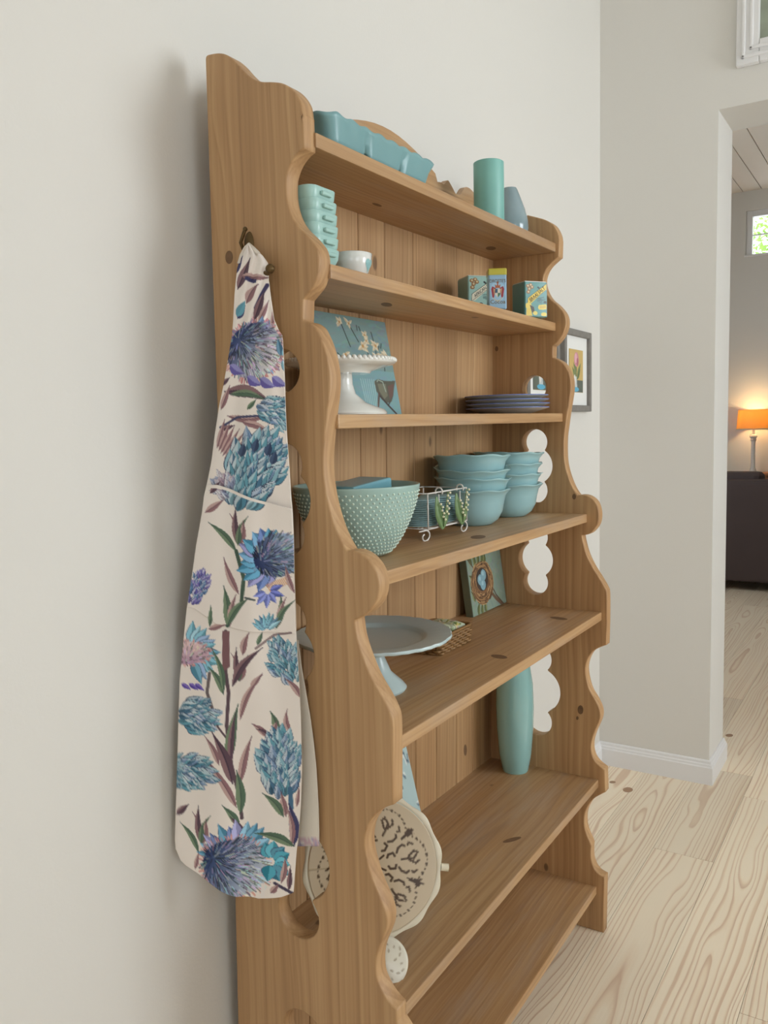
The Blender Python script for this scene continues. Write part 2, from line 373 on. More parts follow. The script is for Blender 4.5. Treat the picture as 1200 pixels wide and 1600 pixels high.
def grid_mesh(name, P, colors, mat, parent=None, thick=0.0, world=False):
    """P: (nv,nu,3) points; colors: (nv,nu,3) sRGB 0..255"""
    nv, nu = P.shape[:2]; idx = np.arange(nv*nu).reshape(nv, nu)
    q = np.stack([idx[:-1, :-1], idx[:-1, 1:], idx[1:, 1:], idx[1:, :-1]], -1).reshape(-1, 4)
    me = bpy.data.meshes.new(name); me.from_pydata(P.reshape(-1, 3).tolist(), [], q.tolist()); me.update()
    at = me.color_attributes.new('Col', 'FLOAT_COLOR', 'POINT')
    c4 = np.ones((nv*nu, 4), np.float32); c4[:, :3] = lin(colors.reshape(-1, 3)); at.data.foreach_set('color', c4.ravel())
    me.polygons.foreach_set('use_smooth', [True]*len(me.polygons))
    o = link(name, me, mat, parent, world)
    if thick:
        md = o.modifiers.new('thickness', 'SOLIDIFY'); md.thickness = thick; md.offset = 0
    return o

# ================================================================== THE ROOM
YW = 0.039; XW = 2.136; XJ = 2.396; YD = -0.376; ZD = 2.408; ZC = 3.45; XL = -3.2; YF = -3.2; XF = 7.0; YN = 1.2; ZLC = 3.30
def struct(o): return tag(o, kind='structure')
floor = struct(box('floor', XL-0.1, XF+0.1, YF-0.1, YN+0.1, -0.12, -0.021, M['dark']))
tag(floor, 'wide plank pine floor with pale whitewashed finish')
PWID = 0.1825; row = 0; y = -0.14 + PWID*7
while y > YF:
    joints = [XL]
    rr = random.Random(100+row); x = XL+rr.uniform(0.5, 2.2)
    yc0, yc1 = y-PWID, y
    if abs(y+0.322) < 0.02: joints += [-1.4, 1.555, 2.28, 4.7]
    elif abs(y+0.14) < 0.02: joints += [-0.6, 3.2, 5.4]
    else:
        while x < XF-0.5: joints.append(x); x += rr.uniform(1.5, 2.8)
    joints.append(XF)
    for xa, xb in zip(joints[:-1], joints[1:]):
        L2 = (xb-xa)/2-0.0005; Wd = PWID/2-0.0005
        p = MB().box(-L2, L2, -Wd, Wd, -0.0205, 0).build('plank', M['floor'], floor)
        bevel(p, 0.0006, 1); p.location = ((xa+xb)/2, (yc0+yc1)/2, 0)
    y -= PWID; row += 1
wb = struct(box('wall_back', XL, XJ, YW, YW+0.15, 0, ZC, M['wall']))
mb = MB().box(XW, XJ, YD, YN, 0, ZC).box(XW, XJ, -2.4, YD, ZD, ZC).box(XW, XJ, YF, -2.4, 0, ZC)
struct(mb.build('wall_far', M['wall'], weld=False))
# wall behind the photographer with two windows
WINS = [(-2.0, -0.7), (0.7, 2.1)]
mb = MB(); xs = [XL, -2.0, -0.7, 0.7, 2.1, XF]
for k, (a, b) in enumerate(zip(xs[:-1], xs[1:])):
    if (a, b) in WINS: mb.box(a, b, YF-0.15, YF, 0, 0.85).box(a, b, YF-0.15, YF, 2.65, ZC)
    else: mb.box(a, b, YF-0.15, YF, 0, ZC)
struct(mb.build('wall_front', M['wall'], weld=False))
mb = MB().box(XL-0.15, XL, YF, -2.65, 0, ZC).box(XL-0.15, XL, -1.35, YW+0.15, 0, ZC).box(XL-0.15, XL, -2.65, -1.35, 0, 0.85).box(XL-0.15, XL, -2.65, -1.35, 2.65, ZC)
struct(mb.build('wall_left', M['wall'], weld=False))
struct(box('ceiling', XL, XJ, YF, YW+0.15, ZC, ZC+0.1, M['ceiling']))
def sash(name, n, a, b, z0, z1, yy, along='x', xx=0):
    e = bpy.data.objects.new(name, None); col.objects.link(e); struct(e)
    def bar(nm, u0, u1, w0, w1, d0=-0.03, d1=0.03):
        if along == 'x': box(nm, u0, u1, yy+d0, yy+d1, w0, w1, M['trim'], e, 0.004)
        else: box(nm, xx+d0, xx+d1, u0, u1, w0, w1, M['trim'], e, 0.004)
    bar('window_frame', a, a+0.06, z0, z1); bar('window_frame', b-0.06, b, z0, z1); bar('window_frame', a, b, z0, z0+0.06); bar('window_frame', a, b, z1-0.06, z1)
    bar('muntin', (a+b)/2-0.012, (a+b)/2+0.012, z0, z1, -0.012, 0.012); bar('muntin', a, b, (z0+z1)/2-0.012, (z0+z1)/2+0.012, -0.012, 0.012)
    return e
sash('window_2', 2, -2.0, -0.7, 0.85, 2.65, YF-0.06); sash('window_3', 3, 0.7, 2.1, 0.85, 2.65, YF-0.06); sash('added_window_4', 4, -2.65, -1.35, 0.85, 2.65, 0, 'y', XL-0.06)  # the left-wall window is unseen, added to let sky light in
# baseboards: moulded profile swept along the wall foot
def baseboard(name, path, side):
    prof = [(0, 0), (0.015, 0), (0.015, 0.064), (0.012, 0.068), (0.011, 0.074), (0.0075, 0.078), (0.0065, 0.086), (0.003, 0.09), (0, 0.09)]
    v = []; n = len(path); k = len(prof)
    for i, p in enumerate(path):
        p = Vector(p)
        d1 = (Vector(path[i])-Vector(path[i-1])).normalized() if i else None
        d2 = (Vector(path[i+1])-Vector(path[i])).normalized() if i < n-1 else None
        nn = [Vector((-q.y, q.x))*side for q in (d1, d2) if q is not None]
        nrm = nn[0] if len(nn) == 1 else (nn[0]+nn[1])/(1+nn[0].dot(nn[1]))
        v += [(p.x+nrm.x*o, p.y+nrm.y*o, z) for o, z in prof]
    f = [[i*k+j, i*k+(j+1) % k, (i+1)*k+(j+1) % k, (i+1)*k+j] for i in range(n-1) for j in range(k)]+[list(range(k)), [(n-1)*k+j for j in range(k)]]
    return struct(mk(name, v, f, M['trim']))
baseboard('baseboard_far', [(XW, YW), (XW, YD), (XJ, YD), (XJ, YN)], -1)
baseboard('baseboard_back', [(XL, YW), (XW, YW)], -1)
# ---- living room beyond the opening
struct(MB().box(XJ, 3.7, YN, YN+0.15, 0, ZC).box(5.7, XF+0.15, YN, YN+0.15, 0, ZC).box(3.7, 5.7, YN, YN+0.15, 0, 0.85).box(3.7, 5.7, YN, YN+0.15, 2.65, ZC).build('wall_living_left', M['wall'], weld=False))
sash('added_window_5', 5, 3.7, 5.7, 0.85, 2.65, YN+0.06)  # unseen window and its wall opening, added to brighten the living room
WY0, WY1, WZ0, WZ1 = -1.1, 0.317, 2.744, 3.134
mb = MB().box(XF, XF+0.15, YF, YN, 0, WZ0).box(XF, XF+0.15, YF, YN, WZ1, ZC).box(XF, XF+0.15, WY1, YN, WZ0, WZ1).box(XF, XF+0.15, YF, WY0, WZ0, WZ1)
struct(mb.build('wall_living_far', M['wall'], weld=False))
M['glass'] = None
gm, gnt, gp = new_mat('clear_window_glass'); gp.inputs['Base Color'].default_value = (1, 1, 1, 1); gp.inputs['Roughness'].default_value = 0.0
tr = gnt.nodes.new('ShaderNodeBsdfTransparent'); gl = gnt.nodes.new('ShaderNodeBsdfGlossy'); gl.inputs['Roughness'].default_value = 0.02
mxs = gnt.nodes.new('ShaderNodeMixShader'); mxs.inputs[0].default_value = 0.05
gnt.links.new(tr.outputs[0], mxs.inputs[1]); gnt.links.new(gl.outputs[0], mxs.inputs[2]); gnt.links.new(mxs.outputs[0], gnt.nodes['Material Output'].inputs[0])
M['glass'] = gm
w1 = bpy.data.objects.new('window_1', None); col.objects.link(w1); struct(w1); w1.location = (XF, (WY0+WY1)/2, WZ0)
def wbar(nm, x0, x1, y0, y1, z0, z1, m_=None, bv=0.004): return box(nm, x0, x1, y0, y1, z0, z1, m_ or M['trim'], w1, bv, world=True)
wbar('window_frame', XF+0.02, XF+0.08, WY1-0.05, WY1, WZ0, WZ1); wbar('window_frame', XF+0.02, XF+0.08, WY0, WY0+0.05, WZ0, WZ1)
wbar('window_frame', XF+0.02, XF+0.08, WY0+0.05, WY1-0.05, WZ1-0.05, WZ1); wbar('window_sill', XF-0.01, XF+0.08, WY0, WY1+0.01, WZ0, WZ0+0.018)
wbar('muntin', XF+0.04, XF+0.055, WY0, WY1, 2.925, 2.935, None, 0.002)
for q in (0.0, -0.35, -0.72): wbar('muntin', XF+0.04, XF+0.055, q-0.10, q-0.085, WZ0, WZ1, None, 0.002)
wbar('pane', XF+0.046, XF+0.049, WY0, WY1, WZ0, WZ1, M['glass'], 0)
cl = struct(box('ceiling_living', XJ, XF, YF, YN, ZLC+0.03, ZLC+0.1, M['ceiling']))
M['cboard'] = plain('painted_ceiling_board', rgb(232, 222, 208), 0.6, var=0.02, vscale=3)
yb = 1.09
while yb > YF:
    b = box('ceiling_board', XJ, XF, yb-0.146, yb-0.003, ZLC, ZLC+0.03, M['cboard'], cl, 0.003); yb -= 0.149
bb = struct(box('baseboard_living', XF-0.015, XF, YF, YN, 0, 0.09, M['trim'], None, 0.003))
# sofa seen from behind
sf = thing('sofa', 'dark brown upholstered sofa seen from behind through the doorway', 'sofa', (6.35, -0.6, 0))
def sbox(nm, x0, x1, y0, y1, z0, z1, bv=0.04): return box(nm, x0, x1, y0, y1, z0, z1, M['sofa'], sf, bv, world=True, seg=3)
sbox('backrest', 5.96, 6.16, -1.45, 0.40, 0.07, 0.872, 0.035); sbox('seat_base', 6.14, 6.80, -1.45, 0.40, 0.07, 0.36)
for q in (-1.33, -0.715, -0.10): 
    sbox('seat_cushion', 6.15, 6.78, q-0.005, q+0.60 if q > -0.2 else q+0.605, 0.35, 0.50, 0.05)
sbox('back_cushion', 6.10, 6.32, 0.02, 0.38, 0.46, 0.925, 0.06); sbox('back_cushion', 6.15, 6.32, -0.66, 0.00, 0.46, 0.87, 0.06); sbox('back_cushion', 6.15, 6.32, -1.30, -0.68, 0.46, 0.87, 0.06)
sbox('armrest', 5.98, 6.80, 0.40, 0.58, 0.07, 0.62, 0.05); sbox('armrest', 5.98, 6.80, -1.63, -1.45, 0.07, 0.62, 0.05)
for fx in (6.02, 6.74):
    for fy in (-1.55, 0.50): box('leg', fx-0.03, fx+0.03, fy-0.03, fy+0.03, 0, 0.075, M['dark'], sf, 0.004, world=True)
# floor lamp behind the sofa
lx = 6.88; lp = onx(1177.5, 671, lx); ly = float(lp[1]); zb = float(lp[2]); zt = float(onx(1177.5, 640, lx)[2]); lr_ = rad(50, lp)
lamp = thing('floor_lamp', 'white turned column lamp with glowing amber drum shade behind the sofa', 'lamp', (lx, ly, 0))
MB().lathe([(0.001, 0), (0.15, 0), (0.15, 0.015), (0.06, 0.035), (0.03, 0.06), (0.022, 0.10), (0.001, 0.1)], 24).build('base', M['wire'], lamp, True, sharp=40)
MB().lathe([(0.001, 0.08), (0.020, 0.08), (0.024, 0.5), (0.020, 0.86), (0.018, 0.875), (0.028, 0.885), (0.028, 0.90), (0.018, 0.92), (0.017, 1.15), (0.026, 1.16), (0.020, 1.175), (0.034, 1.19), (0.030, 1.205), (0.012, 1.215), (0.008, zb+0.10), (0.001, zb+0.10)], 20).build('column', M['wire'], lamp, True, sharp=40)
M['shade'], nt, p = new_mat('amber_lamp_shade'); p.inputs['Base Color'].default_value = rgb(240, 186, 120); p.inputs['Roughness'].default_value = 0.8
p.inputs['Transmission Weight'].default_value = 0.0; tl = nt.nodes.new('ShaderNodeBsdfTranslucent'); tl.inputs[0].default_value = rgb(255, 222, 160)
ms = nt.nodes.new('ShaderNodeMixShader'); ms.inputs[0].default_value = 0.6; nt.links.new(p.outputs[0], ms.inputs[1]); nt.links.new(tl.outputs[0], ms.inputs[2]); nt.links.new(ms.outputs[0], nt.nodes['Material Output'].inputs[0])
shd = MB().lathe([(lr_, zb), (lr_*0.90, zt), (lr_*0.90-0.003, zt), (lr_-0.003, zb), (lr_, zb)], 40); shd.f = [q for q in shd.f if len(q) == 4]
shd.build('lamp_shade', M['shade'], lamp, True, sharp=50)
tm = MB(); tm.tube([(lr_*math.cos(q), lr_*math.sin(q), zb+0.004) for q in np.linspace(0, 2*math.pi, 41)[:-1]], 0.006, 6, True); tm.build('shade_trim', M['cream'], lamp, True)
M['bulb'] = plain('lit_bulb', (1, 0.75, 0.35, 1), 0.3, emit=(1, 0.62, 0.2, 1), estr=25.0)
MB().ball((0, 0, zb+0.13), 0.032, 16, 10, 1.2).build('bulb', M['bulb'], lamp, True)
pl_ = bpy.data.lights.new('bulb_light', 'POINT'); pl_.energy = 34; pl_.color = (1.0, 0.66, 0.34); pl_.shadow_soft_size = 0.035
po = bpy.data.objects.new('bulb_light', pl_); col.objects.link(po); po.parent = lamp; po.location = (0, 0, zb+0.13)
# end table right of the lamp
et = thing('end_table', 'brown wooden end table beside the lamp beyond the sofa', 'table', (6.62, -0.25, 0))
M['etw'] = wood('brown_table_wood', rgb(190, 130, 84), rgb(160, 100, 60), rgb(110, 66, 38), 'Y', 60, 0.04, 0.05, 0.5, 0.4)
ety = float(onx(1189, 739, 6.9)[1]); etz = float(onx(1189, 738, 6.9)[2])
et.location = (6.9, ety-0.3, 0)
box('table_top', -0.07, 0.09, -0.30, 0.30, etz-0.03, etz, M['etw'], et, 0.008)
for sx in (-0.06, 0.05):
    for sy in (-0.26, 0.24): box('leg', sx, sx+0.035, sy, sy+0.035, 0, etz-0.03, M['etw'], et, 0.003)
# tree outside the high window
tree = thing('garden_tree', 'sunlit leafy green tree outside the high living room window', 'tree', (10.2, 0.3, -0.6))
M['bark'] = plain('bark', rgb(110, 90, 70), 0.9, var=0.2, bump=0.5, bscale=30)
M['foliage'] = plain('sunlit_leaves', rgb(150, 190, 80), 0.5, var=0.4, vscale=3.0)
MB().tube([(0, 0, 0), (0.05, 0, 1.6), (0, 0.1, 3.0), (0.1, 0, 4.4), (0.1, 0.1, 5.6)], 0.14, 10, taper=lambda q: 1-0.7*q).build('trunk', M['bark'], tree, True)
v = []; f = []; rr = random.Random(3)
for k in range(7500):
    while True:
        q = Vector((rr.uniform(-1, 1), rr.uniform(-1, 1), rr.uniform(-1, 1)))
        if q.length < 1: break
    c = Vector((q.x*1.3, q.y*2.6, 4.3+q.z*1.7)); d1 = Vector((rr.gauss(0, 1), rr.gauss(0, 1), rr.gauss(0, 1))).normalized()
    d2 = d1.orthogonal().normalized(); s = rr.uniform(0.03, 0.065); n = len(v)
    v += [c-d1*s, c+d2*s*0.5, c+d1*s, c-d2*s*0.5]; f.append([n, n+1, n+2, n+3])
fo = mk('foliage', v, f, M['foliage'], tree); tag(fo, kind='stuff')

# ================================================================== BOOKCASE
W = 1.0351; T = 0.030
bk = thing('bookcase', 'tall antique pine bookcase with scalloped sides and quatrefoil cutouts', 'bookcase', (0, 0, 0))
NEAR = [(320.5,92.5),(322,87),(327.5,84.5),(342.5,82.5),(355,86),(367.5,96),(380,110),(392.5,121),(407.5,127),(425,127.5),(440,129.5),(452.5,136),(462.5,146),(470,160),(472.5,178),
 (473,178),(475,231),(465,240),(455,255),(449,272.5),(447.5,290),(449,312.5),(455,335),(465,352.5),(480,367.5),(492.5,382.5),(497.5,395),(498.8,410),(496.3,430),(491,446),(482.5,457),(474,467.5),
 (473.8,470),(473,502),(482.5,503.7),(492.5,511),(500,525),(506,540),(511,557.5),(515,580),(515.8,600),(514.5,620),(511,647),(508,677),(505.8,705),(505.5,730),(507.5,755),(512.5,784),(522.5,819),(533.5,845),(542.7,861),
 (553.7,861),(566.5,867),(576.5,875.5),(586,889),(591.5,905),(592.5,922),(588,940),(577,955),(566,963.5),(554,969),(557.5,995),(566,1023),(580,1058),(598,1089.5),(608,1110),(613,1128),(614,1170),(614,1258),
 (604,1261),(594.5,1266.5),(584,1276),(575,1290),(571,1305),(570,1320),(572,1337),(576.7,1356),(583.3,1377),(591.5,1397),(599,1415),(603.3,1428),(604.7,1441),(602.7,1455),(596,1472),(590,1488),(587.3,1507),(588.7,1528),(594.7,1544),(603,1559),(612,1571),(620,1578.5),(620.7,1600)]
NK = (0, 14, 15, 16, 31, 32, 33, 50, 60, 67, 68, 89, 90)
FAR = [(824.5,336),(839,339.5),(852,343.4),(863,349.7),(869,357.5),(873,367),(873.8,373),(874.2,374.5),(873.4,401),(867.5,406),(858,415),(852,424.7),(848.8,435.6),(849.5,446),(854,458),(861,468),(870.6,476),(880,487),(884,496.6),(884.4,507.5),(881.6,518),(875.3,529.4),(867.5,538),(864,540.5),(863.6,558.5),
 (866.6,559.5),(877,564.7),(884.4,573),(889,582.5),(892,594),(892.3,609),(890,625.6),(887,644),(884.4,663),(882,682),(881.6,702.5),(882.5,721),(886,738),(892,755),(898,767),(903,774),(910.6,773.4),(920,775.6),(929,782.5),(934,792.5),(936,805.6),(934,818.8),(927.5,829),(920,834.7),(909.5,836.6),
 (911.3,847.5),(916.8,867),(926.6,887),(937.5,904.4),(946,919.7),(948.5,930.6),(948.5,972),(947.4,1008),(937.5,1011.6),(926.6,1018),(919,1029),(915,1044.4),(916.8,1062),(922,1079.4),(931,1094.7),(937.5,1110),(938,1123),(933,1136),(926.6,1151.6),(923.6,1167),(926,1182),(933,1193),(945,1203),(946,1238),(938,1242),(928,1248),(920,1258),(914,1272),(913,1288),(916,1302),(922,1316),(924,1322),(923.4,1332),(924,1344),(928,1356),(935,1365),(945,1371),(943,1455)]
FK = (0, 6, 7, 8, 23, 24, 25, 40, 49, 56, 57, 72, 73, 81, 86, 87)
n_yz = [tuple(onx(px, py, 0.0)[1:]) for px, py in NEAR]; f_yz = [tuple(onx(px, py, W)[1:]) for px, py in FAR]
near_s = smooth_loop(n_yz, 4, NK); far_s = smooth_loop(f_yz, 4, FK)
zlast = near_s[-1][1]
tail = [q for q in smooth_loop(f_yz, 4, FK) if q[1] < zlast-0.004]
tail = [(q[0]-0.008, q[1]) for q in tail]; tail[-1] = (tail[-1][0], 0.0); far_s[-1] = (far_s[-1][0], 0.0)
near_out = near_s+tail+[(0.016, 0.0), (0.013, 0.288), (0.006, 0.538), (-0.001, 1.215), (-0.005, 1.573)]
top = [q for q in smooth_loop(n_yz[:12], 4, NK) if q[0] > far_s[0][0]+0.01]
dz = far_s[0][1]-top[-1][1]-0.002
far_out = [(q[0], q[1]+dz) for q in top]+far_s+[(0.012, 0.0)]
def foil(cs, n=90):
    """outline of stacked circles (y, z, r) on one vertical axis"""
    z0 = min(z-r for _, z, r in cs); z1 = max(z+r for _, z, r in cs); yc = cs[0][0]; rt, lt = [], []
    for k in range(n+1):
        z = z0+(z1-z0)*(0.5-0.5*math.cos(math.pi*k/n)); w = max(math.sqrt(max(r*r-(z-c)**2, 0)) for _, c, r in cs)
        rt.append((yc-w, z)); lt.append((yc+w, z))
    return rt[:-1]+lt[::-1][:-1]
def fz(px, py): return float(onx(px, py, W)[2])
def nz_(px, py): return float(onx(px, py, 0.0)[2])
YAF = float(onx(862.8, 728, W)[1])+0.048; YAN = float(onx(484, 782, 0.0)[1])+0.048
def stack(y, zt, zm, zb_, r1, r2): return [(y, zt, r1), (y, zm, r2), (y, zb_, r1)]
z3, z3b = fz(834, 874), fz(834, 909); z4, z4b = fz(840, 1078), fz(832, 1125)
Y4F = float(onx(875, 1080, W)[1])+0.063
fh = [[(YAF, fz(836, 606), 0.032)], stack(YAF, fz(835, 691), fz(835, 728), fz(835, 766), 0.034, 0.048), stack(YAF, 2*z3-z3b, z3, z3b, 0.034, 0.048), stack(Y4F, 2*z4-z4b, z4, z4b, 0.039, 0.063), [(YAF, 0.24, 0.042)]]
n2, n3, n4 = nz_(484, 782), nz_(490, 1026), nz_(514, 1362)
Y3N = float(onx(490, 1026, 0.0)[1])+0.048; Y4N = float(onx(514, 1362, 0.0)[1])+0.067; n4b = nz_(470, 1430)
nearh = [[(float(onx(467, 578, 0.0)[1])+0.033, nz_(467, 578), 0.033)], stack(YAN, n2+0.055, n2, n2-0.055, 0.034, 0.048), stack(Y3N, n3+0.053, n3, n3-0.053, 0.034, 0.048), stack(Y4N, 2*n4-n4b, n4, n4b, 0.042, 0.067), [(Y4N, nz_(466, 1613), 0.042)]]
def panel(outline, holes, x0, name, pm='wood_v'):
    o = plate2d(name, outline, [foil(h) for h in holes], T, 0.0025, None, None)
    me = o.data
    for v_ in me.vertices:
        y_, z_, t_ = v_.co; v_.co = (x0+T/2+t_, y_, z_)
    me.flip_normals() if False else None
    bm = bmesh.new(); bm.from_mesh(me); bmesh.ops.recalc_face_normals(bm, faces=bm.faces); bm.to_mesh(me); bm.free()
    me.materials.clear(); me.materials.append(M[pm]); o.parent = bk
    return o
pn = panel(near_out, nearh, 0.0, 'side_panel'); pf = panel(far_out, fh, W, 'side_panel', 'wood_v')
SH = {1: [(496,207.5),(868,380)], 2: [(519,412.5),(868,504)], 3: [(531,647.5),(879,645.5)], 4: [(605,892),(917,803)], 5: [(629,1149),(940,956.5)], 6: [(636,1566),(935,1218)], 7: [None, (932,1385)]}
def yback(z): return -0.028+(1.78-z)/1.68*0.028
ZS = {}; YS = {}; SHELF = {}
for i, (a, b) in SH.items():
    q = onx(*b, W); p_ = onx(*a, T) if a else np.array([T, q[1]-0.006, q[2]+0.004])
    th = 0.022
    ZS[i] = (p_[2], q[2]); YS[i] = (p_[1], q[1]); yb0 = yback(q[2])
    xa, xb = T-0.004, W+0.004
    v = [(xa, p_[1], p_[2]-th), (xb, q[1], q[2]-th), (xb, yb0, q[2]-th), (xa, yb0, p_[2]-th), (xa, p_[1], p_[2]), (xb, q[1], q[2]), (xb, yb0, q[2]), (xa, yb0, p_[2])]
    o = mk('shelf', v, [(0,3,2,1),(4,5,6,7),(0,1,5,4),(1,2,6,5),(2,3,7,6),(3,0,4,7)], M['wood_x'], bk); bevel(o, 0.0022, 2)
    SHELF[i] = o
def zs(i, x): a, b = ZS[i]; return float(a+(b-a)*(x-T)/(W-T))
# back boards, tongue and groove
seams = [T-0.004, 0.088, 0.190, 0.292, 0.398, 0.497, 0.616, 0.718, 0.826, 0.919, W+0.004]
for a, b in zip(seams[:-1], seams[1:]):
    g = 0.0012; y0, y1 = yback(1.93), yback(0.09)
    v = [(a+g, y1, 0.09), (b-g, y1, 0.09), (b-g, y1+0.010, 0.09), (a+g, y1+0.010, 0.09), (a+g, y0, 1.80), (b-g, y0, 1.80), (b-g, y0+0.010, 1.80), (a+g, y0+0.010, 1.80)]
    o = mk('back_board', v, [(0,3,2,1),(4,5,6,7),(0,1,5,4),(1,2,6,5),(2,3,7,6),(3,0,4,7)], M['board'], bk); bevel(o, 0.0016, 1)
y0, y1 = yback(1.93)+0.0102, yback(0.09)+0.0102
mk('back_panel', [(T, y1, 0.09), (W, y1, 0.09), (W, y1+0.003, 0.09), (T, y1+0.003, 0.09), (T, y0, 1.80), (W, y0, 1.80), (W, y0+0.003, 1.80), (T, y0+0.003, 1.80)], [(0,3,2,1),(4,5,6,7),(0,1,5,4),(1,2,6,5),(2,3,7,6),(3,0,4,7)], M['board'], bk)
# scalloped crest rail standing at the back of the top shelf
cr = [(684,284),(689,284.5),(694,287.5),(698,283),(700.5,281.5),(703,285),(708,294),(711,300),(714,303.5),(720,303),(725,295),(729,292),(735,294.5),(741,301),(748,306)]
cxz = [(float(ony(px, py, -0.030)[0]), float(ony(px, py, -0.030)[2])) for px, py in cr]
half = sorted(cxz); mid = W/2
left = [(2*mid-x, z) for x, z in reversed(half)]
arch = [(x, 1.926+0.046*math.cos((x-mid)/(half[0][0]-mid)*math.pi/2)) for x in np.linspace(left[-1][0]+0.01, half[0][0]-0.01, 14)]
topl = smooth_loop(left, 3)+arch+smooth_loop(half, 3)
pts = [(T, 1.79)]+[(max(T, min(W, x)), z) for x, z in [(T, 1.90)]+topl+[(W, 1.90)]]+[(W, 1.79)]
o = plate2d('crest_rail', pts, [], 0.016, 0.0015, M['wood_x'], bk)
for v_ in o.data.vertices: x_, z_, t_ = v_.co; v_.co = (x_, -0.022+t_, z_)
bm = bmesh.new(); bm.from_mesh(o.data); bmesh.ops.recalc_face_normals(bm, faces=bm.faces); bm.to_mesh(o.data); bm.free()
# knot plugs show on the material; brass coat hook screwed to the near side
hk = MB()
pl = onx(390, 378, 0.0)
hp = Vector((0, float(pl[1]), float(pl[2])))
oval = [(hp.y+0.009*math.cos(q), hp.z-0.004+0.020*math.sin(q)) for q in np.linspace(0, 2*math.pi, 25)[:-1]]
n = len(oval); v = [(-0.0005, a, b) for a, b in oval]+[(-0.004, hp.y+(a-hp.y)*0.85, hp.z-0.004+(b-hp.z+0.004)*0.85) for a, b in oval]
hk.add(v, [[i, (i+1) % n, n+(i+1) % n, n+i] for i in range(n)]+[list(range(n, 2*n))])
tipA = onx(383, 358, -0.022)
hk.tube([(-0.002, hp.y, hp.z-0.013), (-0.009, hp.y+0.0005, hp.z-0.016), (-0.015, hp.y+0.001, hp.z-0.013), (-0.019, hp.y+0.002, hp.z-0.004), (-0.0205, hp.y*0.5+float(tipA[1])*0.5, hp.z*0.5+float(tipA[2])*0.5), (-0.022, float(tipA[1]), float(tipA[2]))], 0.0028, 8)
hk.ball((-0.022, float(tipA[1]), float(tipA[2])), 0.0038, 10, 6)
tipB = onx(422, 420, -0.034)
hk.tube([(-0.003, hp.y-0.002, hp.z-0.016), (-0.010, hp.y-0.006, hp.z-0.030), (-0.022, hp.y-0.018, hp.z-0.048), (-0.032, float(tipB[1])+0.006, float(tipB[2])-0.006), (-0.034, float(tipB[1]), float(tipB[2]))], 0.0036, 8)
hk.ball((-0.034, float(tipB[1]), float(tipB[2])), 0.0072, 12, 8)
o = hk.build('coat_hook', M['brass'], bk, True, weld=False); o['label'] = 'aged brass double coat hook'

# ================================================================== THE APRON
rows = [(383,387,389.5),(390,384,398),(400,379,411),(410,374,418),(420,371,419.5),(440,369,420),(460,367,422),(480,366,425),(500,365,428),(514,364,434),(524,363,441),(560,357,443),(600,350,445),(640,342,446),(680,336,448),(720,331,451),(750,325,453),(775,319,454.5),(800,316,457),(850,307,459),(900,300,460),(950,292,462),(1000,287,463),(1060,281,467),(1120,279,470),(1200,277,472),(1260,275,470),(1310,273.5,466),(1330,275,463.5),(1405,275,458)]
ry = np.array([r[0] for r in rows], float); rl = np.array([r[1] for r in rows], float); rrr = np.array([r[2] for r in rows], float)
xl_y = np.array([383, 480, 640, 800, 1000, 1200, 1320, 1405.]); xl_v = np.array([-0.026, -0.040, -0.050, -0.062, -0.090, -0.106, -0.114, -0.116])
xr_v = np.array([-0.026, -0.036, -0.034, -0.034, -0.038, -0.040, -0.042, -0.042])
ap = thing('apron', 'cream apron printed with blue protea flowers hanging from the brass hook', 'apron', (-0.05, -0.09, 0.60))
def apron_pt(u, py, lift=0.0):
    """point of the hanging cloth at fraction u across and design height py"""
    L_ = np.interp(py, ry, rl); R_ = np.interp(py, ry, rrr); xl = np.interp(py, xl_y, xl_v); xr = np.interp(py, xl_y, xr_v)
    pl_, pr_ = onx(L_, py, xl), onx(R_, py, xr)
    q = pl_*(1-u)+pr_*u
    k = min(1.0, (py-383)/260.0)
    wv = 0.006*math.sin(u*math.pi)+k*(0.006*math.sin(7.5*u+py*0.004)+0.004*math.sin(15*u-py*0.009+1.0))*math.sin(u*math.pi)
    if py < 520: wv += 0.004*math.sin(18*u+py*0.09)*math.sin(u*math.pi)
    d_ = np.array([-0.75, -0.62, 0.0]); return q+d_*(wv+lift), L_+(R_-L_)*u
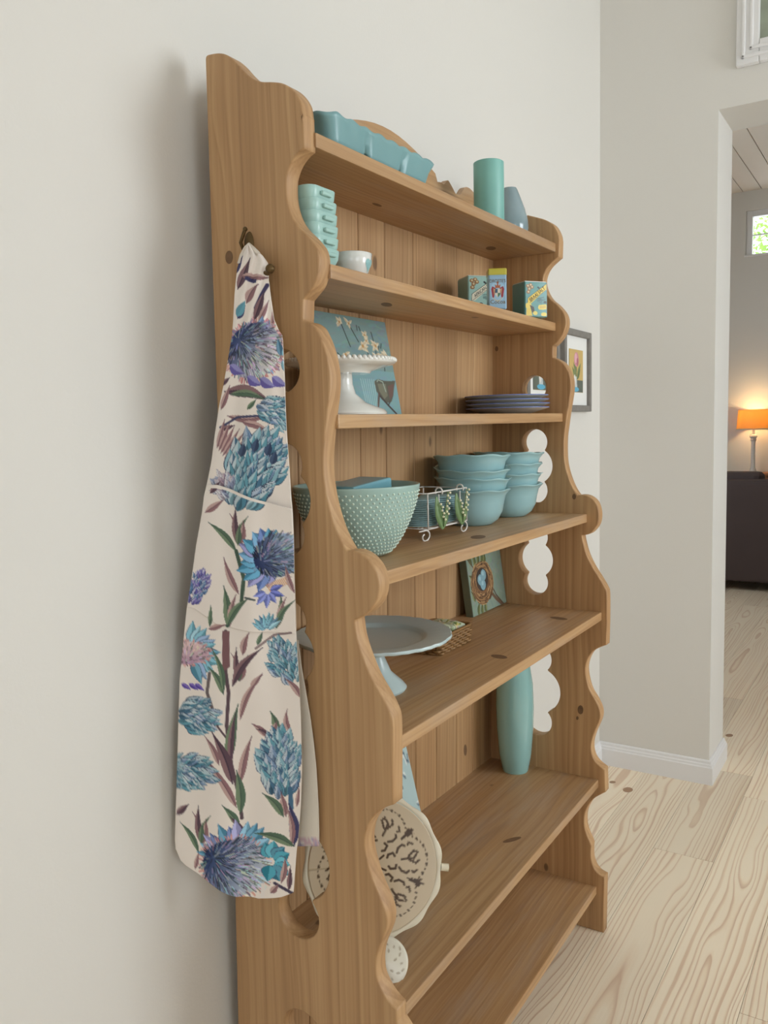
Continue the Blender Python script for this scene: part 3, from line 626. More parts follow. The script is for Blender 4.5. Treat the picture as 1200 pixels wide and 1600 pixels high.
# ---- the print, drawn flat in cloth coordinates
CREAM = (242, 232, 223)
cv = Canvas(262, 376, 508, 1412, 2.0, CREAM)
TE = [(82, 138, 162), (104, 162, 180), (140, 184, 198), (74, 116, 144), (124, 152, 186), (96, 150, 168)]
MAUV = [(150, 112, 116), (176, 138, 136), (120, 88, 96), (196, 164, 158)]
GRN = [(88, 112, 92), (120, 140, 112), (70, 90, 80)]
rp = random.Random(11)
def spike(cx, cy, rx, ry_, ang, n=70, dark=(52, 66, 92), cols=TE, up=True):
    """bud of overlapping pointed scales; ang = direction the tips point"""
    ca, sa = math.cos(ang), math.sin(ang); sc = []; n = int(n*0.62)
    while len(sc) < n:
        a_, r_ = rp.uniform(-1, 1), rp.uniform(-1, 1)
        if a_*a_+r_*r_ <= 1: sc.append((r_, a_))
    sc.sort(key=lambda q: -q[0])
    for r_, a_ in sc:
        lx_, ly_ = r_*ry_, a_*rx; x = cx+ca*lx_-sa*ly_; y = cy+sa*lx_+ca*ly_
        an = ang+a_*0.6+rp.uniform(-0.15, 0.15); L = min(rx, ry_)*rp.uniform(0.65, 0.95); w = L*rp.uniform(0.42, 0.62)
        c = rp.choice(cols); k = rp.uniform(0.35, 0.8); hi = tuple(q+(236-q)*k for q in c)
        x0, y0 = x-math.cos(an)*L*0.5, y-math.sin(an)*L*0.5; x1, y1 = x+math.cos(an)*L*0.6, y+math.sin(an)*L*0.6
        cv.leaf(x0, y0, x1, y1, w*1.15, dark, dark); cv.leaf(x0, y0, x1, y1, w, c, hi); cv.leaf(x0, y0, x0+(x1-x0)*0.62, y0+(y1-y0)*0.62, w*0.5, tuple(q*0.72 for q in c), tuple(q*0.86 for q in c))
def dome(cx, cy, rx, ry_, ang, c0=(34, 44, 84), c1=(186, 190, 214), pink=True, n=170):
    """open flower centre: radiating fine strokes, dark on one side, pale on the other"""
    ca, sa = math.cos(ang), math.sin(ang)
    if pink:
        for k in range(90):
            t = rp.uniform(0, 2*math.pi); x, y = rx*1.0*math.cos(t), ry_*1.0*math.sin(t)
            x2, y2 = x*1.15+rp.uniform(-2, 2), y*1.15+rp.uniform(-2, 2)
            cv.line([(cx+ca*x-sa*y, cy+sa*x+ca*y), (cx+ca*x2-sa*y2, cy+sa*x2+ca*y2)], 1.5, rp.choice([(214, 146, 144), (226, 172, 158), (200, 128, 138)]))
    pts = [(cx+ca*rx*math.cos(t)-sa*ry_*math.sin(t), cy+sa*rx*math.cos(t)+ca*ry_*math.sin(t)) for t in np.linspace(0, 2*math.pi, 40)[:-1]]
    cv.poly(pts, tuple(q*1.25 for q in c0), c1, (cx-ca*rx*0.9, cy-sa*rx*0.9), (cx+ca*rx*0.8, cy+sa*rx*0.8))
    for k in range(int(n*1.1)):
        t = rp.uniform(0, 2*math.pi); r_ = math.sqrt(rp.random())*0.96
        x, y = rx*r_*math.cos(t), ry_*r_*math.sin(t); s = min(1, max(0, 0.5+0.55*x/rx))
        L = min(rx, ry_)*rp.uniform(0.14, 0.32); fx, fy_ = x+rx*0.75, y; l_ = math.hypot(fx, fy_)+1e-6
        x2, y2 = x+fx/l_*L, y+fy_/l_*L; base_ = [c0[i]*(1-s)+c1[i]*s for i in range(3)]
        c = tuple(q*rp.uniform(0.5, 0.75) for q in base_) if rp.random() < 0.5 else tuple(min(255, q*0.6+rp.choice([110, 130, 90])) for q in base_)
        cv.line([(cx+ca*x-sa*y, cy+sa*x+ca*y), (cx+ca*x2-sa*y2, cy+sa*x2+ca*y2)], rp.uniform(0.8, 1.6), c)
def petals(cx, cy, r0, r1, a0, a1, n, w, cols=TE):
    for k in range(n):
        an = a0+(a1-a0)*k/(n-1)+rp.uniform(-0.06, 0.06); L = r1*rp.uniform(0.88, 1.08); c = rp.choice(cols); hi = tuple(min(255, q+44) for q in c)
        cv.leaf(cx+math.cos(an)*r0, cy+math.sin(an)*r0, cx+math.cos(an)*L, cy+math.sin(an)*L, w*1.12, (70, 84, 120), (70, 84, 120)); cv.leaf(cx+math.cos(an)*r0, cy+math.sin(an)*r0, cx+math.cos(an)*L, cy+math.sin(an)*L, w, c, hi)
def lf(x0, y0, x1, y1, w, kind='m', bend=0.0):
    a_, b_, v_ = {'m': (MAUV[0], MAUV[3], MAUV[2]), 'g': (GRN[0], GRN[1], GRN[2]), 'b': ((96, 72, 84), (140, 108, 112), (70, 54, 70)), 'n': ((66, 66, 106), (96, 92, 128), (52, 50, 84))}[kind]
    cv.leaf(x0, y0, x1, y1, w, a_, b_, bend, v_)
def tulip(cx, cy, s):
    lf(cx, cy+22*s, cx-14*s, cy-24*s, 9*s, 'm', 5*s); lf(cx, cy+22*s, cx+16*s, cy-22*s, 8*s, 'g', -5*s); lf(cx, cy+24*s, cx-4*s, cy-34*s, 12*s, 'b', -3*s); lf(cx+2*s, cy+24*s, cx+8*s, cy-14*s, 13*s, 'm', 2*s); lf(cx, cy+24*s, cx+2*s, cy-8*s, 11*s, 'g')
# gathered neck
lf(372, 452, 392, 404, 15, 'b'); lf(366, 430, 380, 400, 10, 'n'); lf(378, 431, 422, 434, 13, 'm', 2); cv.poly([(384,433),(402,438),(401,444),(383,439)], (66, 66, 106)); lf(386, 474, 404, 446, 16, 'm', -3); cv.line([(418,446),(409,462),(400,482)], 6, (66, 60, 96)); lf(398, 500, 414, 456, 14, 'b'); lf(405, 505, 420, 470, 9, 'm'); lf(372, 498, 384, 478, 12, 'n'); cv.leaf(371, 495, 384, 470, 14, TE[1], TE[5]); lf(424, 520, 430, 470, 7, 'm')
# large dark dome
petals(398, 548, 30, 54, -2.9, 0.9, 16, 12, [(150, 120, 150), (200, 150, 150), (110, 140, 180)])
dome(398, 548, 40, 46, 0.6, (40, 52, 88), (222, 218, 220), True, 330)
for k, (x, y) in enumerate([(372, 578), (400, 596), (420, 599), (438, 597)]): cv.leaf(x-12, y-8, x+12, y+6, 17, (106, 96, 166), (150, 146, 200), 3)
petals(440, 560, 4, 30, -1.7, 1.2, 6, 10)
lf(345, 602, 360, 590, 9, 'b'); lf(352, 612, 424, 628, 22, 'b', -8); lf(360, 616, 418, 626, 12, 'g', -6); lf(346, 640, 360, 602, 10, 'm')
lf(356, 650, 430, 642, 13, 'm', 9); cv.line([(345, 668), (372, 652), (404, 650), (430, 652)], 3.5, (70, 72, 104)); lf(380, 660, 424, 676, 12, 'm', -3); lf(346, 672, 368, 664, 9, 'b'); lf(388, 640, 402, 624, 8, 'g')
spike(440, 645, 24, 30, 0.25, 90)
# big spiky flower above the pocket
for k in range(9): lf(340+3*k, 700+4*k, 352+8*k, 655+5*k, 9, 'm')
spike(398, 732, 42, 58, -1.15, 190, (46, 60, 88)); spike(352, 760, 18, 22, -2.2, 60, (90, 90, 120), [(176, 150, 164), (150, 160, 190), (200, 190, 200)])
for x, y in [(378,700),(398,692),(418,698),(426,712)]: cv.leaf(x, y+14, x+6, y-8, 13, (52, 66, 96), (70, 90, 120))
lf(330, 770, 345, 752, 10, 'b'); lf(322, 800, 352, 780, 12, 'm')
# pocket and below
tulip(375, 826, 1.0); lf(372, 859, 327, 815, 12, 'g', 3); cv.line([(372, 859), (384, 900), (380, 940), (358, 976)], 6, (70, 92, 78))
petals(425, 872, 18, 52, 1.7, 4.9, 13, 21, [(70, 140, 176), (96, 150, 190), (130, 130, 180), (84, 110, 170)]); dome(436, 866, 38, 34, -0.35, (30, 40, 74), (170, 190, 214), False, 260)
for k in range(14): cv.line([(418+2.5*k, 912-k), (424+2.5*k, 922-k)], 1.4, (226, 170, 120))
petals(420, 922, 4, 26, -0.4, 2.9, 6, 10, [(110, 120, 190), (90, 100, 180)])
lf(376, 925, 352, 870, 12, 'm', -3); lf(358, 976, 352, 914, 15, 'g', 3); lf(362, 976, 372, 926, 11, 'm', -3); lf(358, 976, 392, 930, 13, 'g', -5); lf(434, 980, 440, 928, 12, 'g', 3); lf(436, 978, 448, 932, 10, 'm', -3); lf(432, 982, 462, 936, 10, 'g', -6); lf(460, 925, 446, 880, 9, 'm', -2); cv.line([(400, 934), (386, 930)], 3, (80, 90, 90))
spike(310, 917, 16, 26, -1.2, 90, (54, 52, 100), [(104, 100, 176), (90, 130, 176), (130, 120, 190)])
petals(418, 984, 3, 30, -2.6, -0.6, 8, 8); lf(330, 978, 332, 944, 8, 'g'); lf(328, 982, 356, 974, 10, 'm')
petals(296, 1020, 14, 50, -1.4, 1.2, 13, 17); dome(289, 1020, 18, 40, -1.57, (150, 120, 140), (230, 200, 200), True, 120)
for x in (284, 296, 306): cv.leaf(x, 1068, x+16, 1078, 8, (90, 70, 160), (130, 110, 190))
cv.line([(355, 985), (355, 1045), (360, 1080), (357, 1130), (364, 1190), (376, 1240), (380, 1276)], 5.5, (96, 76, 84)); cv.poly([(350,985),(361,985),(362,1040),(350,1048)], (128, 92, 96))
tulip(376, 1040, 0.9); lf(366, 1070, 412, 1010, 15, 'b', -8); lf(394, 1070, 412, 1050, 10, 'm'); lf(352, 1082, 328, 1040, 12, 'g', 4); lf(352, 1080, 332, 1010, 10, 'g', 6); lf(382, 1020, 392, 985, 12, 'm', -3); lf(404, 1005, 412, 985, 8, 'g'); cv.line([(402, 1010), (430, 992), (455, 988)], 4, (150, 130, 130)); lf(378, 1122, 412, 1052, 11, 'm', -7)
cv.line([(330, 1050), (326, 1080), (336, 1108)], 5, (112, 100, 100))
spike(446, 1032, 24, 34, -1.9, 120); lf(470, 1090, 446, 1060, 11, 'm', 3)
spike(314, 1118, 27, 27, 0.1, 130); cv.line([(342, 1130), (356, 1148)], 3, (96, 76, 84))
lf(360, 1190, 375, 1098, 18, 'g', -3); lf(363, 1192, 371, 1110, 11, 'b', -3); lf(366, 1220, 334, 1140, 19, 'b', 4); lf(378, 1220, 396, 1148, 14, 'm', -3); lf(372, 1258, 322, 1180, 13, 'm', 4); lf(378, 1268, 372, 1200, 17, 'g', 3); lf(345, 1190, 322, 1148, 11, 'm', 3)
spike(297, 1205, 26, 40, 0.15, 130, (50, 66, 92)); lf(276, 1272, 296, 1256, 12, 'b')
lf(420, 1150, 396, 1128, 11, 'm', 2); lf(424, 1152, 402, 1136, 9, 'b', 3); lf(432, 1150, 424, 1110, 13, 'g', 4); lf(456, 1146, 450, 1108, 10, 'm', -5); lf(426, 1150, 434, 1126, 12, 'm')
spike(440, 1192, 33, 46, -1.55, 170, (58, 74, 110)); cv.line([(454, 1232), (456, 1262)], 7, (70, 110, 140)); lf(448, 1275, 440, 1236, 12, 'm'); lf(460, 1320, 452, 1255, 18, 'n', 4); lf(456, 1322, 448, 1258, 10, 'm', 5); lf(444, 1275, 412, 1238, 14, 'g', 4); lf(464, 1260, 468, 1228, 7, 'm')
tulip(316, 1292, 1.0); lf(312, 1330, 282, 1284, 10, 'g', 4); lf(376, 1290, 350, 1252, 12, 'g', 3); lf(384, 1300, 362, 1270, 9, 'b')
petals(376, 1345, 26, 68, 2.4, 5.6, 15, 20, [(80, 140, 170), (120, 170, 196), (150, 150, 196), (90, 110, 160)])
dome(370, 1352, 52, 44, 0.45, (34, 50, 88), (196, 204, 216), True, 380)
lf(460, 1322, 400, 1302, 15, 'g', 6); petals(424, 1345, 6, 34, -1.9, 1.7, 8, 24, [(44, 132, 154), (70, 156, 176), (52, 116, 140)])
cv.poly([(408,1404),(410,1380),(416,1380),(414,1404)], (240, 232, 226)); lf(440, 1378, 446, 1338, 11, 'm', 2); lf(452, 1390, 454, 1352, 9, 'b'); cv.line([(430, 1378), (446, 1388), (458, 1396)], 4.5, (72, 62, 84)); lf(424, 1394, 436, 1380, 11, 'm'); lf(306, 1356, 312, 1330, 8, 'm')
# small loose buds to fill
NU, NV = 150, 700
bot = [(275,1326),(283,1344),(292,1352),(310,1363),(328,1375),(345,1385),(370,1397),(405,1405),(425,1402),(440,1400),(456,1395),(466,1390)]
bx_ = [b[0] for b in bot]; by_ = [b[1] for b in bot]
P = np.zeros((NV, NU, 3)); DX = np.zeros((NV, NU)); DY = np.zeros((NV, NU))
for j in range(NU):
    u = j/(NU-1)
    xb = 275+(458-275)*u; yb_ = float(np.interp(xb, bx_, by_))
    for i in range(NV):
        py = 383+(yb_-383)*i/(NV-1); q, dx_ = apron_pt(u, py); P[i, j] = q; DX[i, j] = dx_; DY[i, j] = py
front = grid_mesh('apron_front', P, cv.sample(DX, DY), M['print'], ap, 0.0016, world=True)
# patch pocket with folded top hem
pt0 = [(319,757),(340,757),(360,763),(400,778),(456,795)]; pb0 = [(290,948),(305,950),(345,975),(400,984),(422,986),(463,990)]
PU, PV = 120, 170; P = np.zeros((PV, PU, 3)); DX = np.zeros((PV, PU)); DY = np.zeros((PV, PU))
for j in range(PU):
    u = 0.005+0.99*j/(PU-1); xt = 322+(455-322)*u; xb = 292+(462-292)*u
    yt = np.interp(xt, [q[0] for q in pt0], [q[1] for q in pt0]); yb_ = np.interp(xb, [q[0] for q in pb0], [q[1] for q in pb0])
    for i in range(PV):
        s_ = i/(PV-1); py = yt+(yb_-yt)*s_; q, dx_ = apron_pt(u, py, 0.0035+0.003*math.sin(math.pi*s_)+0.004*(1-s_)**4); P[i, j] = q; DX[i, j] = dx_; DY[i, j] = py
pc = cv.sample(DX, DY); hem = (DY-np.interp(DX, [q[0] for q in pt0], [q[1] for q in pt0])) < 5; pc[hem] = CREAM
grid_mesh('pocket', P, pc, M['print'], ap, 0.0016, world=True)
# plain lining of the rear half showing beside the front edge, printed turned hem at its foot
lr0 = [(1000,458,466),(1040,459,471),(1080,461,478),(1120,463,485),(1160,464,490.5),(1200,465,494.5),(1260,462,498),(1300,459,499),(1322,458,499)]
P = np.zeros((60, 24, 3)); DX = np.zeros((60, 24)); DY = np.zeros((60, 24)); LC = np.zeros((60, 24, 3))
for i in range(60):
    py = 1000+322*i/59; l_ = np.interp(py, [q[0] for q in lr0], [q[1] for q in lr0])-22; r_ = np.interp(py, [q[0] for q in lr0], [q[2] for q in lr0])
    for j in range(24):
        u = j/23; px = l_+(r_-l_)*u; xx = -0.030+0.022*u+0.003*math.sin(6*u+py*0.01); P[i, j] = onx(px, py-6*(u > 2), xx)
        hemmed = py > 1311-4*u; LC[i, j] = (rp.choice([(170, 160, 190), (200, 170, 180), (214, 206, 200)]) if hemmed else (222, 214, 200))
grid_mesh('lining', P, LC, M['print'], ap, 0.0016, world=True)
# rear layer closing the cloth against the panel
P = np.zeros((60, 16, 3)); C0 = np.zeros((60, 16, 3)); C0[:] = (222, 214, 200)
for i in range(60):
    py = 440+(1320-440)*i/59
    a_ = apron_pt(0.0, py)[0]; b_ = apron_pt(1.0, py)[0]
    for j in range(16):
        u = j/15; q = a_*(1-u)+b_*u; q = q+np.array([0.75*min(0.030, 0.9*(-q[0]-0.012)), 0.010, 0])*math.sin(math.pi*u); P[i, j] = q
grid_mesh('apron_back', P, C0, M['print'], ap, 0.0016, world=True)
# neck strap loop over the hook prong
st = MB(); t0 = onx(388, 384, -0.026)
st.tube([tuple(onx(374, 412, -0.030)), tuple(onx(378, 399, -0.026)), tuple(onx(384, 388, -0.024)), tuple(onx(389, 382.5, -0.024)), tuple(onx(396, 389, -0.027)), tuple(onx(404, 397, -0.030))], 0.0035, 8)
st.build('neck_strap', M['lining'], ap, True, world=True)

# ================================================================== THINGS ON THE SHELVES
def at(i, x, y): return (x, y, zs(i, x)+0.0004)
# ---- shelf 1: ruffled three-part tray
tx0, tx1 = 0.068, 0.425; ty0, ty1 = -0.200, -0.075
tray = thing('ruffled_tray', 'teal glazed three-section tray with ruffled rim on top shelf', 'tray', at(1, (tx0+tx1)/2, (ty0+ty1)/2))
NL = 240; Lx = (tx1-tx0)/2; Ly = (ty1-ty0)/2
def rrect(s, ax, ay, rc):
    """point on a rounded rectangle, s in 0..1 by arc length"""
    segs = [(ax-rc)*2, math.pi/2*rc, (ay-rc)*2, math.pi/2*rc]*2; tot = sum(segs); d_ = s*tot
    cx_ = [(-ax+rc, -ay), (ax-rc, -ay+rc), (ax, -ay+rc), (ax-rc, ay-rc), (ax-rc, ay), (-ax+rc, ay-rc), (-ax, ay-rc), (-ax+rc, -ay+rc)]
    for k, g in enumerate(segs):
        if d_ <= g or k == 7:
            if k % 2 == 0:
                dr = [(1, 0), (0, 1), (-1, 0), (0, -1)][k//2]; return cx_[k][0]+dr[0]*d_, cx_[k][1]+dr[1]*d_
            a_ = d_/rc; b_ = [-math.pi/2, 0, math.pi/2, math.pi][k//2]+a_; return cx_[k][0]+rc*math.cos(b_), cx_[k][1]+rc*math.sin(b_)
        d_ -= g
levels = [(0.86, 0.80, 0.0, 0, 0), (0.885, 0.85, 0.012, 0, 0), (0.92, 0.90, 0.028, 0.1, 0.1), (0.975, 0.97, 0.040, 0.5, 0.8), (1.0, 1.0, 0.046, 1, 1), (0.985, 0.975, 0.047, 1, 1), (0.95, 0.93, 0.040, 0.7, 0.7), (0.90, 0.87, 0.026, 0, 0), (0.84, 0.76, 0.008, 0, 0)]
v = []; f = []
for lv, (sx, sy, z, rf, zf) in enumerate(levels):
    for j in range(NL):
        s = j/NL; x, y = rrect(s, Lx, Ly, 0.022); nx = x/Lx
        ru = math.sin(2*math.pi*s*22); k = 1+0.010*rf*ru
        notch = max(0, 1-abs(abs(nx)-0.36)/0.075)
        pinch = 1-0.10*notch*(1 if abs(y) > Ly*0.9 else 0)*(1 if z < 0.035 else 0.2)
        zz = z+0.0018*zf*math.cos(2*math.pi*s*22)
        if lv == 0: zz += 0.016*notch
        v.append((x*sx*k, y*sy*k*pinch, zz))
for i in range(len(levels)-1):
    for j in range(NL): f.append([i*NL+j, i*NL+(j+1) % NL, (i+1)*NL+(j+1) % NL, (i+1)*NL+j])
n = len(v); v += [(0, 0, 0.006), (0, 0, 0.008)]; f += [[n, (j+1) % NL, j] for j in range(NL)]+[[n+1, (len(levels)-1)*NL+j, (len(levels)-1)*NL+(j+1) % NL] for j in range(NL)]
mk('tray_body', v, f, M['teal'], tray, True)
for k in (-0.33, 0.33):
    mb = MB(); mb.tube([(k*Lx*2*0.54, -Ly*0.82, 0.034), (k*Lx*2*0.54, 0, 0.028), (k*Lx*2*0.54, Ly*0.82, 0.034)], 0.006, 8); mb.build('divider', M['teal'], tray, True)
# pillar candle
P_ = ony(763.3, 254, -0.13); r_ = rad(47.5, P_); zc0 = zs(1, P_[0])
cd = thing('pillar_candle', 'thick teal pillar candle standing on the top shelf', 'candle', at(1, float(P_[0]), -0.13)); hC = float(P_[2])-zc0
MB().lathe([(0.0001, 0), (r_-0.002, 0), (r_, 0.003), (r_, hC-0.002), (r_-0.003, hC), (r_-0.008, hC-0.004), (0.0001, hC-0.006)], 56).build('wax', M['candle'], cd, True, sharp=50)
MB().tube([(0, 0, hC-0.008), (0.0005, 0, hC+0.000), (0.002, 0.001, hC+0.006)], 0.0012, 6).build('wick', M['ink'], cd, True)
# small slate bottle vase
P_ = ony(797, 340, -0.10); zb_ = zs(1, P_[0]); zt_ = float(ony(797, 295, -0.10)[2]); hV = zt_-zb_; r_ = rad(57, P_)
MB().lathe([(0.0001, 0), (r_*0.72, 0), (r_*0.90, 0.008), (r_, hV*0.28), (r_*0.98, hV*0.42), (r_*0.82, hV*0.62), (r_*0.55, hV*0.86), (r_*0.42, hV*0.965), (r_*0.36, hV), (r_*0.28, hV-0.003), (r_*0.24, hV-0.03), (0.0001, hV-0.035)], 48).build('vase_body', M['slate'], None, True, sharp=60)
sv = bpy.context.scene.objects['vase_body']; sv.name = 'bottle_vase'; sv.location = at(1, float(P_[0]), -0.10); tag(sv, 'small slate blue glazed teardrop vase next to the candle', 'vase')
# ---- shelf 2: stack of square dishes
Pa = ony(483, 288, -0.185); Pb = ony(526.5, 301, -0.185); side = float(Pb[0]-Pa[0])
def square_dish(name):
    e = thing(name, 'seafoam square dish', 'dish'); h_ = 0.036; A = side/2; v = []; f = []; n = 96
    lv = [(0.62, 0.0), (0.70, 0.0), (0.80, 0.010), (0.96, 0.022), (1.0, h_-0.001), (0.985, h_), (0.95, h_-0.002), (0.91, 0.024), (0.74, 0.012), (0.55, 0.004)]
    for s_, z in lv:
        for j in range(n):
            x, y = rrect(j/n, A*s_, A*s_, 0.016*s_); v.append((x, y, z))
    for i in range(len(lv)-1):
        for j in range(n): f.append([i*n+j, i*n+(j+1) % n, (i+1)*n+(j+1) % n, (i+1)*n+j])
    f += [list(range(n))[::-1], [(len(lv)-1)*n+j for j in range(n)]]
    db = mk('dish_body', v, f, M['seafoam'], e, True, sharp=60)
    for sg in (-1, 1):
        o = box('tab_handle', -0.013, 0.013, -0.0035, 0.0035, -0.0035, 0.0035, M['seafoam'], db, 0.003, seg=3); o.location = (0, sg*(A+0.0015), h_-0.010)
    return e
cxd = float(Pa[0]+Pb[0])/2+0.008; cyd = -0.185+side/2
d0 = square_dish('square_dish'); base = zs(2, cxd); ztop = float(Pb[2])
pitch = (ztop-0.036-base)/5; lab = ['bottom of', 'second from bottom in', 'third from bottom in', 'fourth from bottom in', 'fifth from bottom in', 'top of']
jit = [0.004, 0.003, 0.003, 0.002, 0.001, -0.003]
for k in range(6):
    e = d0 if k == 0 else copy_tree(d0); e.location = (cxd+jit[k], cyd, base+0.0004+pitch*k); e['label'] = 'seafoam square dish with tab handles, '+lab[k]+' its stack'; e['group'] = 'stacked square dishes'
# heart bowl
P_ = ony(550, 396, -0.155); r_ = rad(63, P_); hb = thing('heart_bowl', 'small white bowl with a teal heart beside the square dishes', 'bowl', at(2, float(P_[0]), -0.155)); hH = float(P_[2])-zs(2, P_[0])-0.002
MB().lathe([(0.0001, 0.002), (r_*0.42, 0), (r_*0.50, 0.003), (r_*0.78, hH*0.30), (r_*0.94, hH*0.62), (r_, hH-0.001), (r_-0.002, hH), (r_-0.004, hH-0.002), (r_*0.86, hH*0.6), (r_*0.66, hH*0.3), (0.0001, 0.007)], 56).build('bowl_body', M['milk'], hb, True)
M['heart'] = plain('speckled_teal_print', rgb(150, 196, 196), 0.3, var=0.35, vscale=500)
ang0 = math.atan2(-0.155*0-0.83, 0.56); v = []; f = []
hpts = [(16*math.sin(t)**3, 13*math.cos(t)-5*math.cos(2*t)-2*math.cos(3*t)-math.cos(4*t)) for t in np.linspace(0, 2*math.pi, 49)[:-1]]
def prof_r(z): return float(np.interp(z, [0.003, hH*0.30, hH*0.62, hH], [r_*0.50, r_*0.78, r_*0.94, r_]))
rings_ = 5
for k in range(rings_+1):
    for hx, hy in hpts:
        s_ = k/rings_*0.00080*r_/0.036; z = hH*0.56+hy*s_; a_ = -1.42+hx*s_/r_; rr2 = prof_r(z)+0.0006; v.append((rr2*math.cos(a_), rr2*math.sin(a_), z))
nh = len(hpts); f = [[k*nh+j, k*nh+(j+1) % nh, (k+1)*nh+(j+1) % nh, (k+1)*nh+j] for k in range(rings_) for j in range(nh)]
mk('heart_motif', v, f, M['heart'], hb, True)
# ---- printed tins
def text(s, size, mat, parent, loc, tilt=0.0, depth_=0.0001, sx=1.0):
    cu = bpy.data.curves.new('lettering', 'FONT'); cu.body = s; cu.size = size; cu.extrude = depth_; cu.align_x = 'CENTER'; cu.align_y = 'CENTER'; cu.resolution_u = 3
    o = bpy.data.objects.new('tmp', cu); col.objects.link(o); dg = bpy.context.evaluated_depsgraph_get(); me = bpy.data.meshes.new_from_object(o.evaluated_get(dg)); bpy.data.objects.remove(o)
    ca, sa = math.cos(tilt), math.sin(tilt)
    for v_ in me.vertices:
        x, y, z = v_.co; x *= sx; v_.co = (loc[0]+ca*x-sa*y, loc[1]-z-0.0002, loc[2]+sa*x+ca*y)
    me.materials.clear(); return link('lettering', me, mat, parent)
def tin(name, label, w, h, dp, pos, rz, body_c, cvs, lid=None):
    e = thing(name, label, 'tin', pos, rz, None); bm_ = plain(name+'_paint', body_c, 0.3, coat=0.3, var=0.06, vscale=40)
    b = box('tin_body', -w/2, w/2, -dp/2, dp/2, 0, h, bm_, e, 0.004, seg=3)
    if lid: box('lid', -w/2-0.0008, w/2+0.0008, -dp/2-0.0008, dp/2+0.0008, h-lid[0], h+0.002, lid[1], e, 0.004, seg=3)
    else: box('lid', -w/2+0.002, w/2-0.002, -dp/2+0.002, dp/2-0.002, h-0.002, h+0.0015, M['rimtin'], e, 0.001)
    nu, nv = 72, 96; hh = h-(lid[0] if lid else 0.0)
    X_, Z_ = np.meshgrid(np.linspace(-w/2+0.003, w/2-0.003, nu), np.linspace(hh-0.002, 0.003, nv))
    Pq = np.stack([X_, np.full_like(X_, -dp/2-0.0003), Z_], -1)
    cl_ = cvs.sample((X_/w+0.5)*100, (1-Z_/hh)*140); grid_mesh('label_print', Pq, cl_, M['tinprint'], e)
    return e
M['rimtin'] = plain('pale_tin_rim', rgb(206, 212, 206), 0.3, metal=0.4, var=0.03)
def spice_canvas(bgc, ban, bc):
    c = Canvas(0, 0, 100, 140, 2, bgc)
    for k in range(16): c.line([(52+rp.uniform(-2, 20), 64+k*1.3), (70+rp.uniform(0, 25), 58+k*2.1)], 1.0, (52, 84, 88))
    for a_, b_ in ((14, 18), (26, 14), (20, 30), (16, 42), (32, 22)): c.ell(a_, b_, 8, 7, (150, 104, 60)); c.ell(a_+1, b_-1, 4, 4, (206, 190, 150))
    c.poly([(12,92),(14,66),(96,6),(99,30),(90,32),(26,88)], bc); c.line([(12,92),(14,66),(96,6),(99,30)], 1.5, (60, 52, 40)); c.line([(12, 92), (92, 32)], 1.2, (60, 52, 40))
    c.poly([(54,22),(60,18),(66,24),(72,16),(64,30)], (40, 48, 52)); return c
# african rub tin
cA = spice_canvas((162, 200, 190), None, (236, 230, 206)); cA.poly([(6,134),(20,118),(48,116),(70,108),(88,112),(98,124),(92,140),(4,140)], (206, 120, 66)); cA.ell(46, 104, 9, 8, (38, 40, 48)); cA.ell(14, 122, 10, 6, (44, 40, 44)); cA.ell(92, 118, 6, 10, (240, 232, 214)); cA.poly([(84,108),(98,104),(99,118),(88,122)], (186, 70, 52))
Pc = ony(731, 450, -0.105); rzT = -0.70
w_, h_, d_ = 0.070, 0.084, 0.062; fx, fy_ = math.cos(rzT), math.sin(rzT)
def tin_pos(i, corner, w, dp, rz):   # from the front-left bottom corner
    c_, s_ = math.cos(rz), math.sin(rz); lx, ly2 = -w/2, -dp/2; x = corner[0]-(c_*lx-s_*ly2); y = corner[1]-(s_*lx+c_*ly2); return at(i, x, y)
hA = float(ony(731, 431, -0.105)[2])-zs(2, 0.71)
tA = tin('spice_tin', 'mint green spice tin lettered African Rub on a cream banner', w_, hA, d_, tin_pos(2, (float(Pc[0]), -0.105), w_, d_, rzT), rzT, rgb(140, 178, 168), cA)
text('AFRICAN RUB', 0.0108, M['ink'], tA, (0.0035, -d_/2-0.0004, hA*0.65), 0.62, sx=0.80)
# cocoa tin
cD = Canvas(0, 0, 100, 140, 2, (150, 188, 214)); cD.ell(50, 66, 40, 46, (160, 198, 222))
for sg in (-1, 1):
    cD.poly([(50+sg*10,52),(50+sg*30,44),(50+sg*36,56),(50+sg*30,88),(50+sg*22,96),(50+sg*16,76)], (156, 52, 62)); cD.poly([(50+sg*14,56),(50+sg*24,52),(50+sg*20,84)], (196, 160, 120))
cD.poly([(36,56),(64,56),(64,78),(50,92),(36,78)], (222, 216, 200)); cD.poly([(36,56),(50,56),(50,72),(36,72)], (60, 96, 120)); cD.poly([(50,72),(64,72),(63,80),(50,91)], (80, 120, 90)); cD.poly([(38,52),(34,36),(44,42),(50,30),(56,42),(66,36),(62,52)], (172, 96, 60)); cD.ell(50, 30, 5, 6, (172, 96, 60)); cD.line([(26,92),(38,102),(50,105),(62,102),(74,92)], 4, (230, 222, 196)); cD.line([(26,92),(38,102),(50,105),(62,102),(74,92)], 1, (90, 80, 60))
Pd = ony(763.5, 460, -0.178); wD, dD = 0.040, 0.040; hD = float(ony(777, 424, -0.178)[2])-zs(2, 0.80)-0.002
M['yellowlid'] = plain('chartreuse_lid', rgb(190, 182, 60), 0.35, coat=0.2, var=0.08, vscale=40)
tD = tin('cocoa_tin', 'pale blue cocoa tin with yellow lid and a red crest', wD, hD, dD, tin_pos(2, (float(Pd[0]), -0.178), wD, dD, -1.02), -1.02, rgb(146, 184, 208), cD, (0.014, M['yellowlid']))
